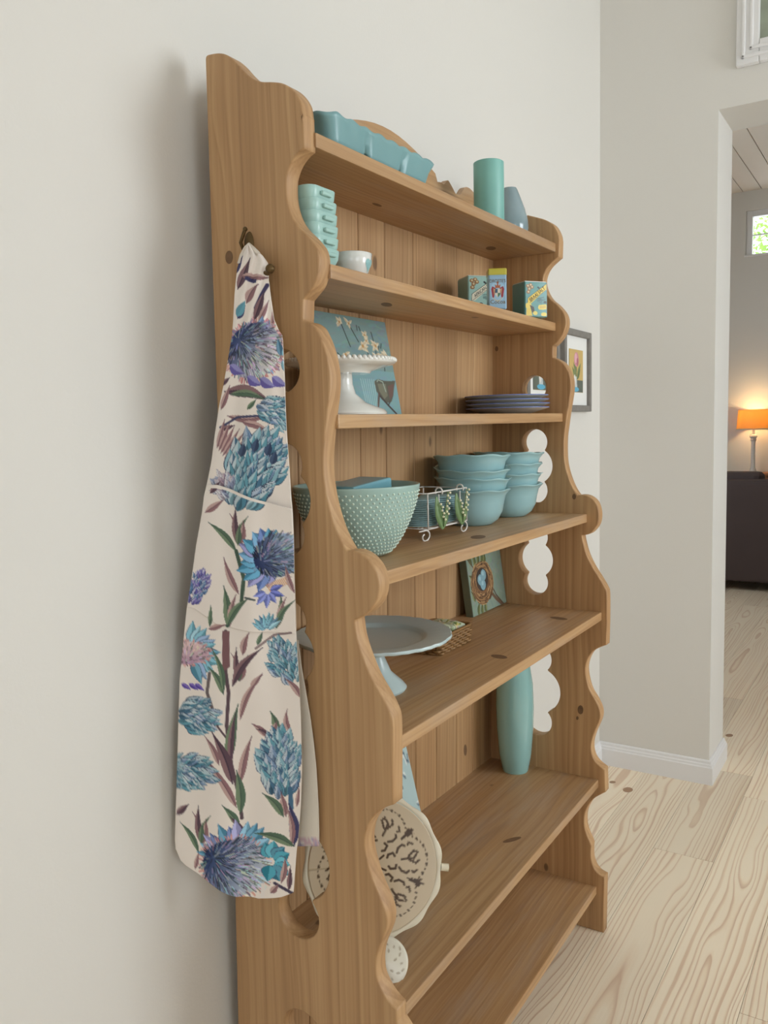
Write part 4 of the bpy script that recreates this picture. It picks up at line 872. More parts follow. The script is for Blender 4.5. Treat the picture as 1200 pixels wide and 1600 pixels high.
text("DROSTE'S", 0.0100, M['ochre'], tD, (0, -dD/2-0.0004, hD-0.026), 0.0, sx=0.82); text('Cocoa', 0.0125, M['ochre'], tD, (0, -dD/2-0.0004, 0.016), 0.0)
# braai salt tin
cB = spice_canvas((92, 150, 146), None, (226, 196, 64)); cB.ell(16, 96, 14, 12, (226, 200, 76)); cB.poly([(8,108),(26,104),(34,138),(6,138)], (220, 192, 70)); cB.poly([(22,92),(40,100),(44,126),(32,122)], (64, 52, 40)); cB.ell(46, 124, 10, 8, (224, 204, 96)); cB.poly([(62,92),(94,88),(98,100),(94,108),(62,110),(58,101)], (232, 206, 72)); cB.poly([(66,95),(92,92),(94,104),(66,106)], (206, 176, 60)); cB.ell(84, 128, 13, 8, (226, 204, 72)); cB.ell(90, 80, 8, 5, (40, 62, 62))
Pr = onz(858, 496, zs(2, 0.93)+0.0002); wB, dB = 0.064, 0.058; rzB = -0.62
c_, s_ = math.cos(rzB), math.sin(rzB); bxp = float(Pr[0])-(c_*wB/2-s_*(-dB/2)); byp = float(Pr[1])-(s_*wB/2+c_*(-dB/2)); 
hB = float(ony(858, 441, float(Pr[1]))[2])-zs(2, 0.93)
tB = tin('spice_tin', 'teal spice tin lettered Braai Salt on a yellow banner', wB, hB, dB, at(2, bxp, byp+0.004), rzB, rgb(84, 134, 130), cB)
text('BRAAI SALT', 0.0122, M['ink'], tB, (0.0030, -dB/2-0.0004, hB*0.65), 0.66, sx=0.82)
# ---- shelf 3: flower painting, milk glass stand, plates
def canvas_board(name, label, bl, br, tl, thick, cvs, nu, nv, edge_c, off_=(0, 0)):
    """stretched canvas from three front corners (bottom left, bottom right, top left)"""
    bl, br, tl = map(lambda q: np.array(q, float), (bl, br, tl)); ex, ez = br-bl, tl-bl; nrm = np.cross(ex, ez); nrm /= np.linalg.norm(nrm)
    e = thing(name, label, 'painting', tuple((bl+br)/2)); back = -nrm*thick
    v = [bl, br, br+ez, tl, bl+back, br+back, br+ez+back, tl+back]; o = mk('stretcher', v, [(3,2,1,0),(4,5,6,7),(0,1,5,4),(1,2,6,5),(2,3,7,6),(3,0,4,7)], plain(name+'_edge', edge_c, 0.6, var=0.1, vscale=40), e, world=True); bevel(o, 0.0015, 2)
    U, V = np.meshgrid(np.linspace(0.006, 0.994, nu), np.linspace(0.006, 0.994, nv)); Pq = bl+ex*U[..., None]+ez*(1-V[..., None])+nrm*0.0006
    grid_mesh('painted_face', Pq, cvs.sample(U*100+off_[0], V*100+off_[1]), M['paint'], e, world=True); return e
cP = Canvas(0, 0, 100, 100, 3, (126, 154, 152))
for k in range(260): x, y = rp.uniform(0, 100), rp.uniform(0, 100); cP.line([(x, y), (x+rp.uniform(-9, 9), y+rp.uniform(-3, 3))], rp.uniform(1.5, 4), (120+rp.randint(-10, 22), 152+rp.randint(-14, 20), 152+rp.randint(-14, 22)), 0.5)
cP.poly([(0,55),(100,55),(100,100),(0,100)], (128, 178, 188), al=0.5)
for pts in ([(37,10),(44,32)], [(48,11),(56,26)], [(66,34),(68,54)], [(57,14),(57,9)], [(78,34),(77,50)], [(88,44),(86,54)], [(84,28),(82,32)], [(88,25),(86,30)], [(60,10),(61,14)], [(26,40),(38,50)], [(56,46),(61,53)], [(76,14),(78,28)]): cP.line(pts, 1.1, (44, 56, 52))
for cx_, cy_, s in ((35, 8, 6), (47, 8, 6), (61, 30, 8), (79, 28, 7), (77, 41, 8), (92, 38, 7.5), (67, 24, 5), (36, 41, 7), (47, 46, 10), (84, 40, 6), (66, 18, 5)):
    for k in range(10): cP.leaf(cx_, cy_, cx_+rp.uniform(-s, s), cy_+rp.uniform(-s, s), s*0.6, (226, 216, 190), (208, 190, 156))
    cP.ell(cx_, cy_, s*0.22, s*0.22, (196, 150, 90))
cP.poly([(68,66),(74,63),(84,65),(99,64),(95,72),(92,80),(88,86),(80,88),(74,84),(69,76)], (92, 92, 80)); cP.poly([(72,68),(84,68),(84,80),(78,84),(73,76)], (122, 122, 102)); cP.poly([(86,70),(96,67),(91,80),(86,84)], (112, 86, 78)); cP.line([(72,80),(82,90),(92,99)], 2.0, (62, 52, 48)); cP.line([(82,90),(86,86)], 1.2, (62, 52, 48)); cP.line([(72,66),(74,64),(80,66),(82,76)], 1.0, (170, 190, 176)); cP.line([(72,78),(66,96)], 2.4, (96, 74, 66))
for q in range(7): cP.line([(50+3*q, 64), (52+2.4*q, 86+q)], 0.8, (172, 204, 204))
zs3 = zs(3, 0.4)
BR = ony(622, 645, -0.105); TRc = ony(606, 503, -0.052); TL = ony(495, 487, -0.052)
BRv = np.array([BR[0], -0.105, zs3+0.001]); TRv = np.array([BR[0]+0.0, -0.045, float(TRc[2])])
wd = 0.245; BLv = BRv-np.array([wd, 0, 0]); TLv = TRv-np.array([wd, 0, 0])
dx_fix = float(ony(606, 503, -0.045)[0])-float(BR[0]); 
canvas_board('flower_painting', 'blue canvas painting of white blossoms and a leaf behind the white cake stand', BLv, BRv+np.array([dx_fix*0.5-0.018, 0, 0]), TLv+np.array([dx_fix*0.5+0.006, 0, 0]), 0.016, cP, 150, 150, rgb(90, 120, 124))
P_ = ony(534, 642, -0.150); cs = thing('cake_stand', 'white milk glass cake stand with beaded rim before the painting', 'cake stand', at(3, float(P_[0]), -0.150)); hS = float(ony(534, 566, -0.150)[2])-zs(3, P_[0]); rS = rad(176, P_)
MB().lathe([(0.0001, 0.004), (rS*0.80, 0), (rS*0.81, 0.003), (rS*0.77, 0.008), (rS*0.45, 0.020), (rS*0.26, 0.036), (rS*0.21, 0.052), (rS*0.20, hS-0.018), (0.0001, hS-0.018)], 64).build('pedestal', M['milk'], cs, True, sharp=50)
MB().lathe([(0.0001, hS-0.022), (rS*0.52, hS-0.021), (rS*0.55, hS-0.017), (rS*0.80, hS-0.010), (rS*0.95, hS-0.006), (rS*0.985, hS-0.003), (rS*0.985, hS), (rS*0.95, hS-0.001), (0.0001, hS-0.003)], 64).build('plate', M['milk'], cs, True, sharp=50)
mb = MB()
for k in range(66): a_ = 2*math.pi*k/66; mb.ball((rS*0.962*math.cos(a_), rS*0.962*math.sin(a_), hS+0.0005), rS*0.044, 8, 6)
mb.build('beaded_rim', M['milk'], cs, True, weld=False)
# dinner plates
P_ = ony(792, 640, -0.130); rP = rad(129, P_); 
e0 = thing('blue_rim_plate', 'plate', 'plate')
MB().lathe([(0.0001, 0.001), (rP*0.55, 0), (rP*0.60, 0.0015), (rP*0.72, 0.005), (rP*0.97, 0.0125), (rP, 0.0140), (rP*0.985, 0.0150), (rP*0.74, 0.0075), (rP*0.62, 0.004), (0.0001, 0.003)], 72, lambda r, z, th, i: (r*(1+0.004*math.sin(12*th)*(r > rP*0.9)), z)).build('plate_body', M['greyplate'], e0, True, sharp=60)
pb_ = e0.children[0]; mb = MB(); mb.tube([(rP*(1+0.004*math.sin(12*t))*math.cos(t), rP*(1+0.004*math.sin(12*t))*math.sin(t), 0.0145) for t in np.linspace(0, 2*math.pi, 73)[:-1]], 0.0013, 6, True); mb.build('rim_band', M['cobalt'], pb_, True)
for k, nm in enumerate(('bottom', 'second from bottom', 'third from bottom', 'topmost')):
    e = e0 if k == 0 else copy_tree(e0); e.location = (float(P_[0])+R.uniform(-0.002, 0.002), -0.130+R.uniform(-0.002, 0.002), zs(3, P_[0])+0.0004+k*0.0098); e['label'] = 'dark plate with cobalt blue rim, '+nm+' of its stack'; e['group'] = 'stacked blue rimmed plates'
# ---- shelf 4: hobnail bowl, wire caddy, bowls
P_ = ony(556.5, 757, -0.170); rB = rad(199, P_); bx4 = float(P_[0]); zb4 = zs(4, bx4); hB4 = float(P_[2])-zb4
mbw = thing('mixing_bowl', 'large celadon hobnail mixing bowl behind the near side panel', 'bowl', at(4, bx4, -0.170))
bp = [(0.42, 0.0), (0.50, 0.03), (0.60, 0.12), (0.72, 0.28), (0.84, 0.50), (0.93, 0.72), (0.985, 0.92), (1.0, 0.975)]
MB().lathe([(0.0001, 0.003), (rB*0.40, 0)]+[(rB*a_, hB4*b_) for a_, b_ in bp]+[(rB, hB4*0.995), (rB*0.985, hB4), (rB*0.965, hB4*0.985), (rB*0.93, hB4*0.85), (rB*0.80, hB4*0.5), (rB*0.5, hB4*0.12), (0.0001, hB4*0.07)], 80).build('bowl_body', M['hob'], mbw, True)
mb = MB(); 
for k in range(17):
    q = 0.06+0.84*k/16; rr_ = rB*float(np.interp(q, [b for a, b in bp], [a for a, b in bp])); z = hB4*q; nd = 58
    for j in range(nd):
        a_ = 2*math.pi*(j+0.5*(k % 2))/nd; mb.ball((rr_*math.cos(a_), rr_*math.sin(a_), z), 0.0021, 6, 4)
o = mb.build('hobnails', M['hobdot'], mbw, True, weld=False); tag(o, kind='stuff')
# blue dish resting inside the bowl
M['bluedish'] = plain('turquoise_dish', rgb(120, 176, 190), 0.25, coat=0.3, var=0.1, vscale=30)
sd = box('baking_dish', -0.068, 0.052, -0.034, 0.034, -0.016, 0.014, M['bluedish'], None, 0.005, seg=3)
sd.location = (bx4+0.002, -0.176, zb4+hB4-0.0075); sd.rotation_euler = (math.radians(1), math.radians(-4.5), 0); tag(sd, 'turquoise dish lying inside the large hobnail mixing bowl', 'dish')
# wire caddy
F0 = onz(656, 848, zs(4, 0.36)); F1 = onz(720, 832, zs(4, 0.53)); cyf = -0.182; cx0 = 0.388; cx1 = 0.556; zw0 = float(ony(666, 828, cyf)[2]); zw1 = float(ony(666, 772, cyf)[2]); cyb = cyf+0.105
cad = thing('wire_caddy', 'white wire coaster caddy with lily of the valley ornaments', 'caddy', at(4, (cx0+cx1)/2, (cyf+cyb)/2)); zf4 = zs(4, 0.47)
mb = MB(); wr = 0.0016
for z in (zw0, zw1): mb.tube([(cx0, cyf, z), (cx1, cyf, z), (cx1, cyb, z), (cx0, cyb, z)], wr, 6, True)
for x in (cx0, cx1):
    for y in (cyf, cyb): mb.tube([(x, y, zw0), (x, y, zw1)], wr, 6)
for k in range(1, 6): x = cx0+(cx1-cx0)*k/6; mb.tube([(x, cyf, zw0), (x, cyb, zw0)], wr*0.8, 6)
for x in (cx0+0.042, cx1-0.034): mb.tube([(x, cyf-0.002, zw0), (x, cyf-0.002, zw1-0.004)], wr*0.8, 6)
mb.build('wire_frame', M['wire'], cad, True, world=True, weld=False)
for fx_, fyy in ((cx0-0.006, cyf), (cx1-0.010, cyf), (cx0-0.006, cyb), (cx1-0.010, cyb)):
    pts = []; rc = (zw0-zf4)/2*1.0; zc_ = zf4+rc+0.0002
    pts = [(fx_-0.030, fyy, zw0-0.001), (fx_-0.012, fyy, zw0-0.001)]
    for k in range(17): t = math.pi/2-k/16*math.pi*1.75; q = (rc-0.0010)*(1 if k < 11 else 1-0.10*(k-10)); pts.append((fx_-0.006+1.6*q*math.cos(t), fyy, zc_+q*math.sin(t)+(0 if k < 10 else 0)))
    o = MB().tube(pts, wr*1.05, 6).build('scroll_foot', M['wire'], cad, True, world=True)
for x in (cx0+0.042, cx1-0.034):
    o = MB().tube([(x+0.004, cyf+0.008*math.cos(t), zw1+0.009*math.sin(t)) for t in np.linspace(-0.5, 3.6, 12)], wr, 6).build('hook', M['wire'], cad, True, world=True)
def leaf3d(name, base_, tip, w, mat, parent, side_=1):
    base_, tip = Vector(base_), Vector(tip); d_ = tip-base_; n_ = Vector((-d_.z, 0, d_.x)).normalized(); v = []; f = []
    for k in range(9):
        q = k/8; ww = w*math.sin(math.pi*min(1, q*0.92+0.06))**0.8/2; c = base_+d_*q+n_*side_*0.004*math.sin(math.pi*q)
        for s_, yo in ((-1, -0.0006), (0, -0.0026), (1, -0.0006)): v.append((c.x+n_.x*ww*s_, c.y+yo, c.z+n_.z*ww*s_))
        for s_, yo in ((-1, 0.0004), (0, -0.0014), (1, 0.0004)): v.append((c.x+n_.x*ww*s_, c.y+yo, c.z+n_.z*ww*s_))
    for k in range(8):
        a_ = k*6; b_ = a_+6
        f += [[a_, a_+1, b_+1, b_], [a_+1, a_+2, b_+2, b_+1], [a_+4, a_+3, b_+3, b_+4], [a_+5, a_+4, b_+4, b_+5], [a_, b_, b_+3, a_+3], [a_+2, a_+5, b_+5, b_+2]]
    return mk(name, v, f, mat, parent, True, world=True)
for x in (cx0+0.047, cx1-0.036):
    yl = cyf-0.006; hz = zw1-zw0
    leaf3d('leaf', (x+0.002, yl, zw0-0.004), (x-0.024, yl, zw0+hz*0.90), 0.026, M['leaf'], cad); leaf3d('leaf', (x+0.002, yl, zw0-0.004), (x+0.018, yl-0.002, zw0+hz*0.62), 0.020, M['leaf'], cad, -1)
    st_ = MB().tube([(x, yl-0.003, zw0), (x+0.006, yl-0.005, zw0+hz*0.5), (x+0.017, yl-0.005, zw0+hz*0.98)], 0.0013, 6).tube([(x-0.002, yl-0.004, zw0+hz*0.2), (x-0.010, yl-0.006, zw0+hz*0.45), (x-0.019, yl-0.006, zw0+hz*0.70)], 0.0011, 6); st_.build('stem', M['leaf'], cad, True, world=True, weld=False)
    for k in range(9):
        q = 0.36+0.60*k/8; bx_2 = x+0.004+0.014*q+(-0.004 if k % 2 else 0.004); MB().ball((bx_2, yl-0.0075, zw0+hz*q), 0.0026, 8, 6).build('flower_bead', M['pearl'], cad, True, world=True)
    for k in range(6):
        q = 0.22+0.46*k/5; MB().ball((x-0.004-0.016*(q-0.2)*1.7+(-0.003 if k % 2 else 0.002), yl-0.0085, zw0+hz*q), 0.0026, 8, 6).build('flower_bead', M['pearl'], cad, True, world=True)
# coasters inside the caddy: two stacks
cst = MB().lathe([(0.0001, 0), (0.036, 0), (0.0385, 0.0012), (0.0385, 0.0028), (0.036, 0.0040), (0.0001, 0.0040)], 32).build('coaster', M['coaster'], None, True, sharp=60)
first = True
for sx, word in ((cx0+0.043, 'beside the mixing bowl'), (cx1-0.043, 'beside the stacked bowls')):
    for k in range(13):
        o = cst if first else cst.copy(); first or col.objects.link(o); first = False
        o.location = (sx+R.uniform(-0.0008, 0.0008), (cyf+cyb)/2-0.006, zw0+wr+0.0003+k*0.0042); tag(o, 'round woven teal coaster stacked in the wire caddy, '+word, 'coaster', 'coasters in the caddy, '+word)
# cereal bowls
bowl0 = thing('cereal_bowl', 'bowl', 'bowl'); rC = 0.0885; hCb = 0.082
def bmod(r, z, th, i):
    k = 1.0 if r > rC*0.93 else 0.0; return r*(1+0.006*k*math.sin(8*th)), z+0.0013*k*math.sin(8*th+1)
MB().lathe([(0.0001, 0.003), (rC*0.50, 0), (rC*0.54, 0.003), (rC*0.68, 0.012), (rC*0.79, 0.030), (rC*0.835, 0.052), (rC*0.88, 0.068), (rC*0.96, 0.0775), (rC, hCb-0.0015), (rC*0.995, hCb), (rC*0.95, hCb-0.0025), (rC*0.86, 0.069), (rC*0.80, 0.052), (rC*0.74, 0.030), (rC*0.6, 0.014), (0.0001, 0.008)], 72, bmod).build('bowl_body', M['bowl'], bowl0, True)
S1 = ony(737.5, 815, -0.125); S2 = ony(793.5, 800, -0.118); names = ('bottom', 'second from bottom', 'third from bottom', 'topmost'); first = True
for si, (Sx, Sy, where, dzs, tl_) in enumerate(((float(S1[0]), -0.125, 'in the stack beside the wire caddy', (0, 0.026, 0.050, 0.076), ((0, 0), (1.5, 1), (1, -4), (1.5, 2.5))), (float(S2[0]), -0.118, 'in the stack against the far side panel', (0, 0.026, 0.052, 0.078), ((0, 0), (0, 0.5), (0.5, 0), (2.0, 1.0))))):
    for k in range(4):
        e = bowl0 if first else copy_tree(bowl0); first = False
        e.location = (Sx+R.uniform(-0.002, 0.002), Sy+R.uniform(-0.002, 0.002), zs(4, Sx)+0.0006+dzs[k]); e.rotation_euler = (math.radians(tl_[k][0]), math.radians(tl_[k][1]), k*0.3)
        e['label'] = 'blue teal wavy bowl, '+names[k]+' '+where; e['group'] = 'stacked cereal bowls'
# ---- shelf 5: pale cake stand, basket with napkins, nest painting
P_ = onz(580, 1076, zs(5, 0.2)); c2 = thing('cake_stand', 'pale blue grey scalloped cake stand on tall flared foot', 'cake stand', at(5, float(P_[0]), float(P_[1])-0.007)); h2 = float(ony(580, 990, float(P_[1]))[2])-zs(5, P_[0]); r2 = 0.143
MB().lathe([(0.0001, 0.006), (r2*0.40, 0), (r2*0.415, 0.004), (r2*0.37, 0.012), (r2*0.22, 0.032), (r2*0.14, 0.060), (r2*0.13, h2-0.022), (r2*0.2, h2-0.014), (0.0001, h2-0.014)], 56).build('pedestal', M['paleteal'], c2, True, sharp=60)
def smod(r, z, th, i):
    k = max(0, (r/r2-0.72)/0.28); return r*(1+0.014*k*abs(math.sin(9*th))-0.006*k), z+0.0003*k*math.sin(36*th)
MB().lathe([(0.0001, h2-0.019), (r2*0.30, h2-0.0185), (r2*0.66, h2-0.013), (r2*0.90, h2-0.004), (r2*0.99, h2-0.003), (r2, h2), (r2*0.99, h2+0.003), (r2*0.93, h2+0.002), (r2*0.70, h2-0.001), (r2*0.665, h2-0.0025), (r2*0.63, h2-0.0075), (r2*0.60, h2-0.0088), (0.0001, h2-0.0088)], 144, smod).build('plate', M['paleteal'], c2, True, sharp=60)
A = onz(688, 1026, zs(5, 0.47)); B = onz(737, 1002, zs(5, 0.61)); bx0, bx1 = float(A[0]), float(B[0])+0.002; by0 = float(A[1]); by1 = by0+0.10; hk_ = 0.038; zb5 = zs(5, 0.54)
bs = thing('rattan_basket', 'shallow brown woven rattan basket beside the pale cake stand', 'basket', (( bx0+bx1)/2, (by0+by1)/2, zb5+0.0004)); bw, bd = (bx1-bx0)/2, (by1-by0)/2
mb = MB(); nst = 36
def bper(s): return rrect(s, bw-0.003, bd-0.003, 0.010)
for lv in range(6):
    pts = []
    for k in range(nst*8):
        s = k/(nst*8); x, y = bper(s); l_ = math.hypot(x, y); off = 0.0024*math.cos(2*math.pi*s*nst/2+math.pi*lv); fl = 1+0.04*lv/5; pts.append((x*fl+off*(1 if abs(x) > bw-0.012 else 0)*(1 if x > 0 else -1), y*fl+off*(1 if abs(y) > bd-0.012 else 0)*(1 if y > 0 else -1), 0.003+lv*0.0058))
    mb.tube(pts, 0.0031, 6, True)
o = mb.build('weave', M['rattan'], bs, True, weld=False); tag(o, kind='stuff')
mb = MB()
for k in range(nst//1):
    x, y = bper(k/nst); mb.tube([(x, y, 0.001), (x*1.04, y*1.04, hk_)], 0.0015, 5)
o = mb.build('stakes', M['rattan'], bs, True, weld=False); tag(o, kind='stuff')
mb = MB(); mb.tube([(bper(k/120)[0]*1.05, bper(k/120)[1]*1.05, hk_) for k in range(120)], 0.0034, 6, True); mb.build('rim', M['rattan'], bs, True)
box('basket_floor', -bw+0.004, bw-0.004, -bd+0.004, bd-0.004, 0.0005, 0.004, M['rattan'], bs)
cN = Canvas(0, 0, 100, 100, 2, (196, 206, 178))
for k in range(80): x, y = rp.uniform(0, 100), rp.uniform(0, 100); cN.leaf(x, y, x+rp.uniform(-16, 16), y+rp.uniform(-16, 16), 8, rp.choice([(120, 150, 80), (206, 206, 110), (220, 180, 180), (150, 170, 120), (232, 222, 200)]), rp.choice([(150, 170, 90), (226, 216, 130), (110, 130, 80)]))
for k, (x, y, rz, lb) in enumerate(((-0.018, 0.002, 0.1, 'folded floral paper napkins in green and pink in the rattan basket'), (0.036, -0.004, -0.12, 'yellow and green floral napkin folded on end of the rattan basket'))):
    nw = 0.050 if k == 0 else 0.026; U, V = np.meshgrid(np.linspace(-1, 1, 40), np.linspace(-1, 1, 40)); Zq = 0.030+0.008*(1-U**2)*(1-V**4)+0.002*np.sin(5*U+2*V)
    Pq = np.stack([U*nw, V*0.036, np.where(np.maximum(abs(U), abs(V)) > 0.97, 0.012, Zq)], -1)
    o = grid_mesh('napkin', Pq, cN.sample((U+1)*(50 if k == 0 else 20)+(0 if k == 0 else 40), (V+1)*50), M['art'], None, 0.003); o.location = (bs.location.x+x, bs.location.y+y, zb5+0.010); o.rotation_euler = (0, 0, rz); tag(o, lb, 'napkin')
cE = Canvas(0, 0, 100, 100, 3, (138, 158, 142))
for k in range(260): x, y = rp.uniform(0, 100), rp.uniform(0, 100); cE.line([(x, y), (x+rp.uniform(-6, 6), y+rp.uniform(-9, 9))], rp.uniform(2, 4), (138+rp.randint(-16, 14), 158+rp.randint(-14, 12), 142+rp.randint(-18, 14)), 0.5)
for x0_, y0_, x1_, y1_ in ((28,36,22,10),(34,34,38,8),(44,32,50,10),(52,34,56,14),(18,44,10,62),(20,52,8,40),(16,74,8,60),(26,78,22,98),(34,80,34,100),(42,80,46,96),(20,28,8,20)): cE.leaf(x0_, y0_, x1_, y1_, 9, (92, 104, 60), (128, 136, 84), 2, (70, 76, 44))
cE.line([(58,66),(74,80),(98,96)], 5, (112, 88, 68)); cE.line([(64,58),(76,76),(98,94)], 2, (84, 64, 50)); cE.line([(6,16),(20,30),(30,40)], 2, (100, 84, 62))
cE.ell(42, 54, 31, 27, (132, 96, 62)); 
for k in range(210): t = rp.uniform(0, 6.28); q = rp.uniform(0.55, 1.05); a_, b_ = 31*q, 27*q; cE.line([(42+a_*math.cos(t), 54+b_*math.sin(t)), (42+a_*math.cos(t+0.35), 54+b_*math.sin(t+0.35))], 1.2, rp.choice([(168, 130, 84), (104, 74, 48), (188, 152, 104), (86, 60, 40)]))
cE.ell(42, 50, 17, 15, (66, 58, 50))
for x, y in ((37,50),(47,45),(43,57)): cE.ell(x, y, 7.6, 7, (132, 172, 182), 0.4); cE.ell(x-1, y-2, 3, 3, (160, 196, 202))
zq = zs(5, 0.9); BRn = onz(791.5, 941.5, zq); BLn = np.array([float(BRn[0])-0.205, float(BRn[1]), zq+0.0008]); BRn = np.array([float(BRn[0]), float(BRn[1]), zq+0.0008])
canvas_board('nest_painting', 'green canvas painting of a bird nest with three blue eggs', BLn, BRn, BLn+np.array([0, 0.026, 0.200]), 0.020, cE, 140, 140, rgb(96, 104, 84), (5, -8))
# ---- shelf 6: tall vase, tipped pierced stand, pale board
P_ = onz(806, 1200, zs(6, 0.98)); rV = rad(58, P_); vx, vy = float(P_[0])-0.012, float(P_[1])-0.004
tv = thing('tall_vase', 'tall slim sea green glazed vase standing by the far side', 'vase', at(6, vx, vy)); hv = 0.34
MB().lathe([(0.0001, 0.004), (rV*0.66, 0), (rV*0.70, 0.004), (rV*0.86, 0.05), (rV*0.97, 0.12), (rV, 0.18), (rV*0.96, 0.24), (rV*0.80, 0.295), (rV*0.62, 0.325), (rV*0.58, hv), (rV*0.52, hv), (rV*0.54, 0.32), (rV*0.6, 0.25), (0.0001, 0.24)], 56).build('vase_body', M['vase'], tv, True, sharp=70)
pc = ony(583, 1353, -0.215); pcV = Vector(tuple(map(float, pc))); vdir = (Vector(tuple(CAM))-pcV).normalized()
nrm = (Vector((vdir.x*1.0+0.10, vdir.y, 0)).normalized()*math.cos(0.34)+Vector((0, 0, 1))*math.sin(0.34)).normalized()
ax = Vector((0, 0, 1)).cross(nrm).normalized(); ay = nrm.cross(ax).normalized(); rPl = 0.121
ps = thing('pierced_cake_stand', 'cream pierced metal cake stand tipped on its side with foot below', 'cake stand', tuple(pcV-ay*rPl))
def loc3(x, y, z): return pcV+ax*x+ay*y+nrm*z
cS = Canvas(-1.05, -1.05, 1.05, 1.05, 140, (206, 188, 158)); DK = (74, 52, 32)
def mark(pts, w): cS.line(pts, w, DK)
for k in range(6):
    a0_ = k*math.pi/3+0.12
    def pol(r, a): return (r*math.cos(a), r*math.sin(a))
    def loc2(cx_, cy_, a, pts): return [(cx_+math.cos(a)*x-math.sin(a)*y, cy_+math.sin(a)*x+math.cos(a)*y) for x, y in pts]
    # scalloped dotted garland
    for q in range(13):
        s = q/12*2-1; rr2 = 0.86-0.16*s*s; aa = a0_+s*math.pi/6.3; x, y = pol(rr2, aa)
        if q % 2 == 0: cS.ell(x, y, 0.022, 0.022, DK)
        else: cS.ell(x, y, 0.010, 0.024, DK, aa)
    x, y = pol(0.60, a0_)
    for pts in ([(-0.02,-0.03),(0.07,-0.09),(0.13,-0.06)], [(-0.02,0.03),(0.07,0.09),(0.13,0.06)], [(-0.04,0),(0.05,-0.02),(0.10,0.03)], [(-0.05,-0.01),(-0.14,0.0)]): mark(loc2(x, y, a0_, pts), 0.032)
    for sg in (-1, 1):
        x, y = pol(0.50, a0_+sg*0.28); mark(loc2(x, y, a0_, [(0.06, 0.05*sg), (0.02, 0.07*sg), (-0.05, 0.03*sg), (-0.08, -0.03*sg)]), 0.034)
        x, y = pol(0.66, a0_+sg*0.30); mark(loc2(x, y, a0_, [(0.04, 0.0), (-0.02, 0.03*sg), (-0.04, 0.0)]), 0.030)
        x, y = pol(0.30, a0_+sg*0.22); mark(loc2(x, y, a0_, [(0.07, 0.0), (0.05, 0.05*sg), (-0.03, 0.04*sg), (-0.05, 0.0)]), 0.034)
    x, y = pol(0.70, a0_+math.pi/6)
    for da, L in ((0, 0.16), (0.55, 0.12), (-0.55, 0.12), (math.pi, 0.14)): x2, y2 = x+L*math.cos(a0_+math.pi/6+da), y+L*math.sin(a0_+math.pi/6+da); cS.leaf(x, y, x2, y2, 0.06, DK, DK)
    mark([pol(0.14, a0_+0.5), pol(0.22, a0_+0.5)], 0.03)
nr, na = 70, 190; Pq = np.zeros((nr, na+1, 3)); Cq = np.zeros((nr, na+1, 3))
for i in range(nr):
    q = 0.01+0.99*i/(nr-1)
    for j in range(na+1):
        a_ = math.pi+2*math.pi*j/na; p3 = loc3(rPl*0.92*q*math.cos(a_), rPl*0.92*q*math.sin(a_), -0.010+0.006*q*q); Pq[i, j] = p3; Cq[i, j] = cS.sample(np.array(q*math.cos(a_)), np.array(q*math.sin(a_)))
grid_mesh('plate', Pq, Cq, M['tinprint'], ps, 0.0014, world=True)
band = []; nb = 150
v = []; f = []
for i, (rf, zf) in enumerate(((0.925, -0.005), (0.985, -0.002), (1.0, -0.008), (1.0, -0.022), (0.985, -0.022), (0.975, -0.009), (0.925, -0.008))):
    for j in range(nb):
        a_ = 2*math.pi*j/nb; wv = 1+0.018*math.sin(12*a_)*(rf > 0.95); v.append(loc3(rPl*rf*wv*math.cos(a_), rPl*rf*wv*math.sin(a_), zf))
for i in range(6):
    for j in range(nb): f.append([i*nb+j, i*nb+(j+1) % nb, (i+1)*nb+(j+1) % nb, (i+1)*nb+j])
mk('wavy_rim', v, f, M['cream'], ps, True, world=True)
MB().tube([loc3(rPl*0.99, -0.012, -0.014), loc3(rPl*1.10, -0.014, -0.014)], 0.0065, 12).build('side_knob', M['cream'], ps, True, world=True, sharp=40)
fc = ony(601, 1503, -0.262); fcV = Vector(tuple(map(float, fc))); rF = 0.040
fn = (Vector((vdir.x+0.15, vdir.y, 0)).normalized()*math.cos(0.62)+Vector((0, 0, 1))*math.sin(0.62)).normalized(); fax = Vector((0, 0, 1)).cross(fn).normalized(); fay = fn.cross(fax)
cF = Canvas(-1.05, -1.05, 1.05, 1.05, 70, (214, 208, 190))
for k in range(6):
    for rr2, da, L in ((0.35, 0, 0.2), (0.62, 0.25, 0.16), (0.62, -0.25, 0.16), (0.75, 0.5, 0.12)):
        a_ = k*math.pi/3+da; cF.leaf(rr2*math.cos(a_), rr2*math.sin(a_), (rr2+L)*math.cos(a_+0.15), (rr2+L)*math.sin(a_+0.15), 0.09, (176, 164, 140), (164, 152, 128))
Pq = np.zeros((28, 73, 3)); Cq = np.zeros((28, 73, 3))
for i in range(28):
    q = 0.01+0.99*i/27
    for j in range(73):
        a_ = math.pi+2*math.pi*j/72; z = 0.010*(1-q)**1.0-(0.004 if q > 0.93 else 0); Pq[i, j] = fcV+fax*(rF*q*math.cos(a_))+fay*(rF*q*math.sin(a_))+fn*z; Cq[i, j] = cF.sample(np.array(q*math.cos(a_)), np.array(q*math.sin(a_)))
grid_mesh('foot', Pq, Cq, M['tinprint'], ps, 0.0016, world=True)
MB().tube([fcV+fn*0.004, fcV+Vector((0.02, 0.03, 0.015)), pcV-ay*rPl*0.75-nrm*0.014], 0.007, 10).build('stem', M['cream'], ps, True, world=True)
